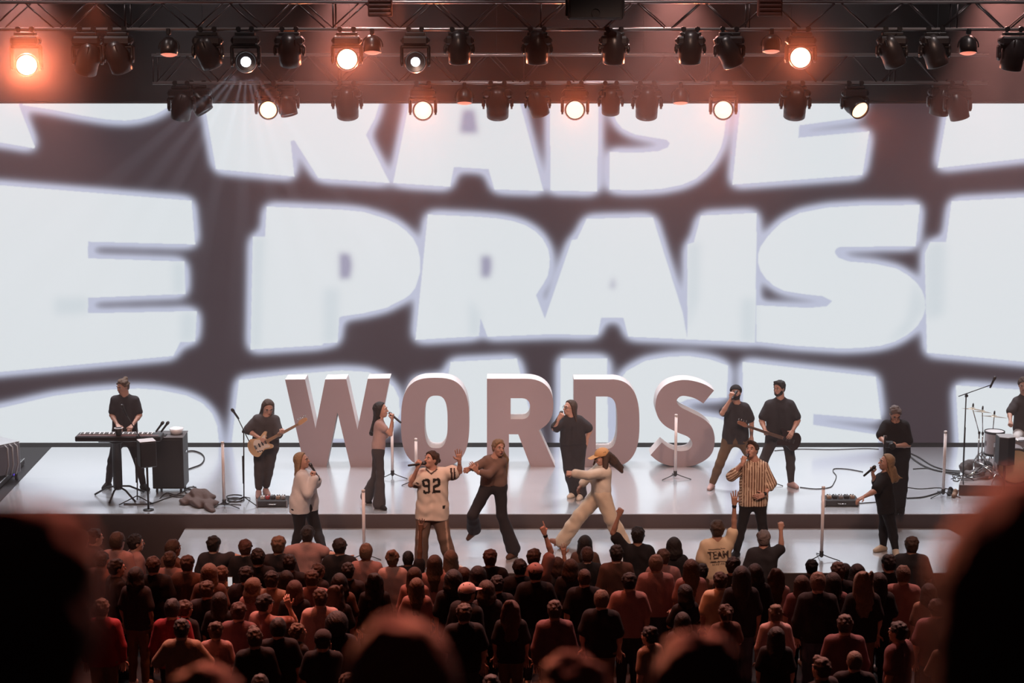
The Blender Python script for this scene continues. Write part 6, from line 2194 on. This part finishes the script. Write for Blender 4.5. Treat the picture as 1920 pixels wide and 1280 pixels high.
HAIRD = {'short': 'short', 'fluffy': 'fluffy', 'curlyshort': 'curly', 'buzz': 'cropped', 'quiff': 'swept-up', 'afro': 'rounded curly', 'long': 'long straight', 'wavy': 'long wavy', 'bob': 'chin-length', 'bun': 'tied-up', 'pony': 'ponytailed'}
COLD = {'d': 'dark', 'k': 'black', 'b': 'brown', 'l': 'fair', 'r': 'reddish', 'g': 'grey'}
SHIRTD = {'black': 'black top', 'charcoal': 'charcoal top', 'salmon': 'salmon tee', 'mauve': 'mauve tee', 'red': 'red hoodie', 'brown': 'brown tee', 'tan': 'tan shirt', 'palepink': 'pale pink shirt', 'cream': 'cream tee'}
MARKS = [(90, 'the empty deck end'), (200, 'the keyboard'), (250, 'the keyboard player'), (316, 'the black cabinet'), (376, 'the crumpled jacket'), (425, 'the guitarist\'s tube'), (460, 'the boom stand'), (505, 'the guitarist'),
         (575, 'the white-jacket woman'), (640, 'letter W\'s middle'), (683, 'the W apron tube'), (720, 'the long-haired woman'), (765, 'letter O\'s tube'), (812, 'the jersey singer'), (860, 'the jersey singer\'s hand'),
         (930, 'the dancer'), (980, 'letter R'), (1040, 'the tan-cap shoe'), (1075, 'the spectacled singer'), (1130, 'the tan-cap woman'), (1190, 'letter D'), (1230, 'letter S\'s tip'), (1270, 'letter S\'s tube'),
         (1315, 'letter S\'s curve'), (1350, 'the black cap'), (1412, 'the striped-shirt singer'), (1480, 'the bassist'), (1540, 'the other apron tube'), (1590, 'the pedal case'), (1640, 'the blond\'s microphone'),
         (1672, 'the blond singer'), (1720, 'the cables'), (1770, 'the riser tube')]
ROWS = [(1018, 'at the stage edge'), (1047, 'second row'), (1072, 'third row'), (1100, 'fourth row'), (1140, 'fifth row'), (1190, 'sixth row'), (2000, 'at the very back')]
rng = np.random.RandomState(11)
allp = [(c[0], c[1], c[2]) for c in CROWD] + [(c[0], c[1], c[2]) for c in RAISED]
Hs = np.full(len(allp), 1.74)
HSET = np.linspace(1.54, 1.93, 14)
pos = lambda i, h: ground(allp[i][0], allp[i][1], h)[:2]
XY = np.array([pos(i, Hs[i]) for i in range(len(allp))])
YMAX = YL - .24
for sweep in range(14):
    for i in rng.permutation(len(allp)):
        best = None
        fem = allp[i][2] in FEMH
        for h in HSET:
            p = pos(i, h)
            d = ((XY[:, 0] - p[0]) / .56) ** 2 + ((XY[:, 1] - p[1]) / .36) ** 2
            d[i] = 9
            sc_ = np.maximum(0, 1 - d).sum() * 3 + max(0, p[1] - YMAX) * 30 + .6 * (h - (1.66 if fem else 1.78)) ** 2 * 10
            if best is None or sc_ < best[0]:
                best = (sc_, h, p)
        Hs[i] = best[1]; XY[i] = best[2]

used = {}


def crowd_label(x, y, hair, col, shirt):
    row = [r for lim, r in ROWS if y < lim][0]
    mk = min(MARKS, key=lambda m: abs(m[0] - x))[1]
    hd = ('dark cap' if col in ('charcoal',) else 'pale cap') if hair == 'cap' else COLD[col] + ' ' + HAIRD[hair] + ' hair'
    hd = 'person with ' + hd
    l = '%s, %s, %s, below %s' % (hd, SHIRTD[shirt], row, mk)
    if l in used:
        l = l.replace('person with', 'slightly lower person with')
    used[l] = 1
    l = l.replace('swept-up hair', 'quiff').replace('rounded curly', 'round curly')
    return l


SK = ['fair', 'fair', 'tan', 'fair', 'tan']
for i, c in enumerate(CROWD):
    x, y, hair, col, shirt = c[:5]
    yaw = c[5] if len(c) > 5 else rng.uniform(-9, 9)
    pose = c[6] if len(c) > 6 else 'std'
    fem = hair in FEMH
    ls = (i % 3 == 0) or shirt == 'red'
    ms = base_mesh('std', fem, pose, ls)
    skin = SKINS['brown' if col == 'k' else SK[i % 5]]
    body = obm('person', ms['body'], [skin, EYEW, HAIRS['d'], LIPS, MOUTH])
    s = Hs[i] / 1.756
    body.location = (XY[i][0], XY[i][1], 0)
    body.rotation_euler = (0, 0, math.radians(yaw))
    body.scale = (s * rng.uniform(.97, 1.04), s, s)
    tag(body, crowd_label(x, y, hair, col, shirt), 'person', 'audience standing before the stage')
    obm('shirt', ms['top'], CLOTH[shirt], body)
    obm('trousers', ms['bottom'], CLOTH[('black', 'jeans', 'charcoal', 'khaki')[i % 4]], body)
    for k in ('shoe_l', 'shoe_r'):
        obm('shoe', ms[k], CLOTH[('black', 'white')[i % 2]], body)
    if hair == 'cap':
        obm('cap', cap_base(), CLOTH[col], body)
        obm('hair', hair_base('short', 0), HAIRS['d'], body)
    else:
        obm('hair', hair_base(hair, i % 3), HAIRS[col], body)

TEAMP = None
for k, c in enumerate(RAISED):
    x, y, hair, col, shirt, yaw, arms, lab = c
    i = len(CROWD) + k
    s = Hs[i] / 1.756
    org = np.array([XY[i][0], XY[i][1], 0.0])
    J = std_joints(False, 0, 'std')
    Rz = rotm('Z', yaw)
    for q in list(J):
        J[q] = (Rz @ J[q]) if q in ('hf', 'hu') else org + (Rz @ J[q]) * s
    J['cf'] = Rz @ np.array([0, 1., 0])
    for e, (el, hd, ps) in arms.items():
        up = hd[1] < el[1]
        J['e' + e] = at(el[0], el[1], org[1] + (.02 if up else -.02))
        J['w' + e] = at(hd[0], hd[1], org[1] + (.06 if up else -.02))
        if up:
            J['hand_' + e] = dict(p=ps, n=np.array([0, 1., .1]))
    fg = make_figure(J, h=.0135 if 'TEAM' in lab else .018, top=1, bottom=1, hair='short' if hair == 'cap' else hair, sleeve=.72, seed=.7 * k + .2, bulk=1.06, limb=1.0, loose=.012, hem=.06, hh=.0065, hh_head=.0095, S=1.12 * s)
    b = person(fg, org, lab, 'brown' if col == 'k' else SK[k % 5], 'd' if hair == 'cap' else col, shirt, 'charcoal', 'black', group='audience standing before the stage')
    if hair == 'cap':
        put('cap', (*cap_mesh(J['hc'], *head_frame(J['hf'], J['hu']), 1.18 * s), None), CLOTH[col], b, inv=b.location)
    if 'TEAM' in lab:
        watch(b, J, 'r')
        cu = bpy.data.curves.new('team', 'FONT'); cu.body = 'TEAM'; cu.size = 20.0; cu.offset = 0.55; cu.align_x = 'CENTER'
        ob = bpy.data.objects.new('tmp', cu); COL.objects.link(ob)
        me = bpy.data.meshes.new_from_object(ob.evaluated_get(bpy.context.evaluated_depsgraph_get()))
        bpy.data.objects.remove(ob); bpy.data.curves.remove(cu)
        TV = np.empty(len(me.vertices) * 3, np.float32); me.vertices.foreach_get('co', TV); TV = TV.reshape(-1, 3)
        TT = [[TV[v][:2] for v in p.vertices] for p in me.polygons]
        bpy.data.meshes.remove(me)

        def team(V, N):
            u, v = topix(V[:, 0], V[:, 1], V[:, 2])
            cc = np.tile(np.array((.62, .46, .31)), (len(V), 1))
            bk = N[:, 1] < .2
            # slanted word across the back
            a = math.radians(-4.5)
            du, dv = u - 1347.5, -(v - 1047.0)
            xx = du * math.cos(a) - dv * math.sin(a); yy = du * math.sin(a) + dv * math.cos(a)
            hit = np.zeros(len(V), bool)
            for p in TT:
                q = np.array(p) * np.array([.78, 1.0])
                hit |= mask_polys(xx, yy, [q])
            hit |= (np.abs(yy + 6.0) < 1.0) & (np.abs(xx + 2) < 15) | (np.abs(yy - 18) < .7) & (np.abs(xx + 2) < 16)
            hit |= (np.abs(yy + 10.5) < 1.6) & (np.abs(xx) < 12) & (np.sin(u * 1.9) > -.2)
            cc[hit & bk] = (.05, .03, .025)
            return cc
        colour_by(kid(b, 'shirt'), 'team tee', team)
    if 'spectacles' in lab:
        glasses(b, J, 1.12 * s)
    if 'finger up' in lab:
        watch(b, J, 'r')

# a phone held up in the crowd
c = at(432, 1090, 25.6)
t = thing('phone', 'lit phone screen held among heads below the mic stand light tube', 'phone', tuple(c))
part(MB().box((0, 0, 0), (.075, .009, .15), bev=.004), 'case', BLACKP, t)
part(MB().box((-.004, -.0052, 0), (.062, .002, .135)), 'screen', mat('phone screen', (.5, .5, .5), .3, emit=(.65, .62, .62), es=.8), t)

# ------------------------------------------------------------------ nearest heads, on the balcony tier
def near(px, py, Y, hair, col, shirt, label, S=1.0, fem=False, yaw=0, extra=None, floor_z=None):
    hc = at(px, py, Y)
    base = hc - np.array([0, .015, 1.615]) * S
    J = std_joints(fem, 0, 'std')
    Rz = rotm('Z', yaw)
    for q in list(J):
        J[q] = (Rz @ J[q]) if q in ('hf', 'hu') else base + (Rz @ J[q]) * S
    J['cf'] = Rz @ np.array([0, 1., 0])
    fg = make_figure(J, h=.018, hh_head=.010, top=1, bottom=1, hair=hair, sleeve=1.9, seed=px * .01, bulk=1.02, loose=.012, hem=.06, S=S, hh=.008)
    b = person(fg, base, label, 'fair', col, shirt, 'black', 'black')
    o = MB().box((base[0], base[1], (base[2] + 4.6) / 2), (1.1, .62, base[2] - 4.6)).build('balcony_floor', M_HALL)
    tag(o, kind='structure')
    return b


near(50, 1168, 2.15, 'short', 'd', 'black', 'dark out-of-focus head close by, with one ear showing, below the road case', 1.12)
near(752, 1312, 3.2, 'fluffy', 'b', 'black', 'blurred tousled head close by, below the jersey singer', 1.12)
near(1310, 1308, 3.75, 'short', 'd', 'black', 'blurred smooth round head close by, below the letter S', 1.08)
near(386, 1346, 4.35, 'short', 'b', 'black', 'blurred crown of a head just rising below the crumpled jacket', 1.05)
near(1076, 1330, 4.4, 'short', 'r', 'brown', 'blurred brown crown just rising below the singer in glasses', 1.06)
near(1958, 1160, 1.75, 'long', 'd', 'black', 'large dark blurred head with thick hair close by, below the drums', 1.12, True)
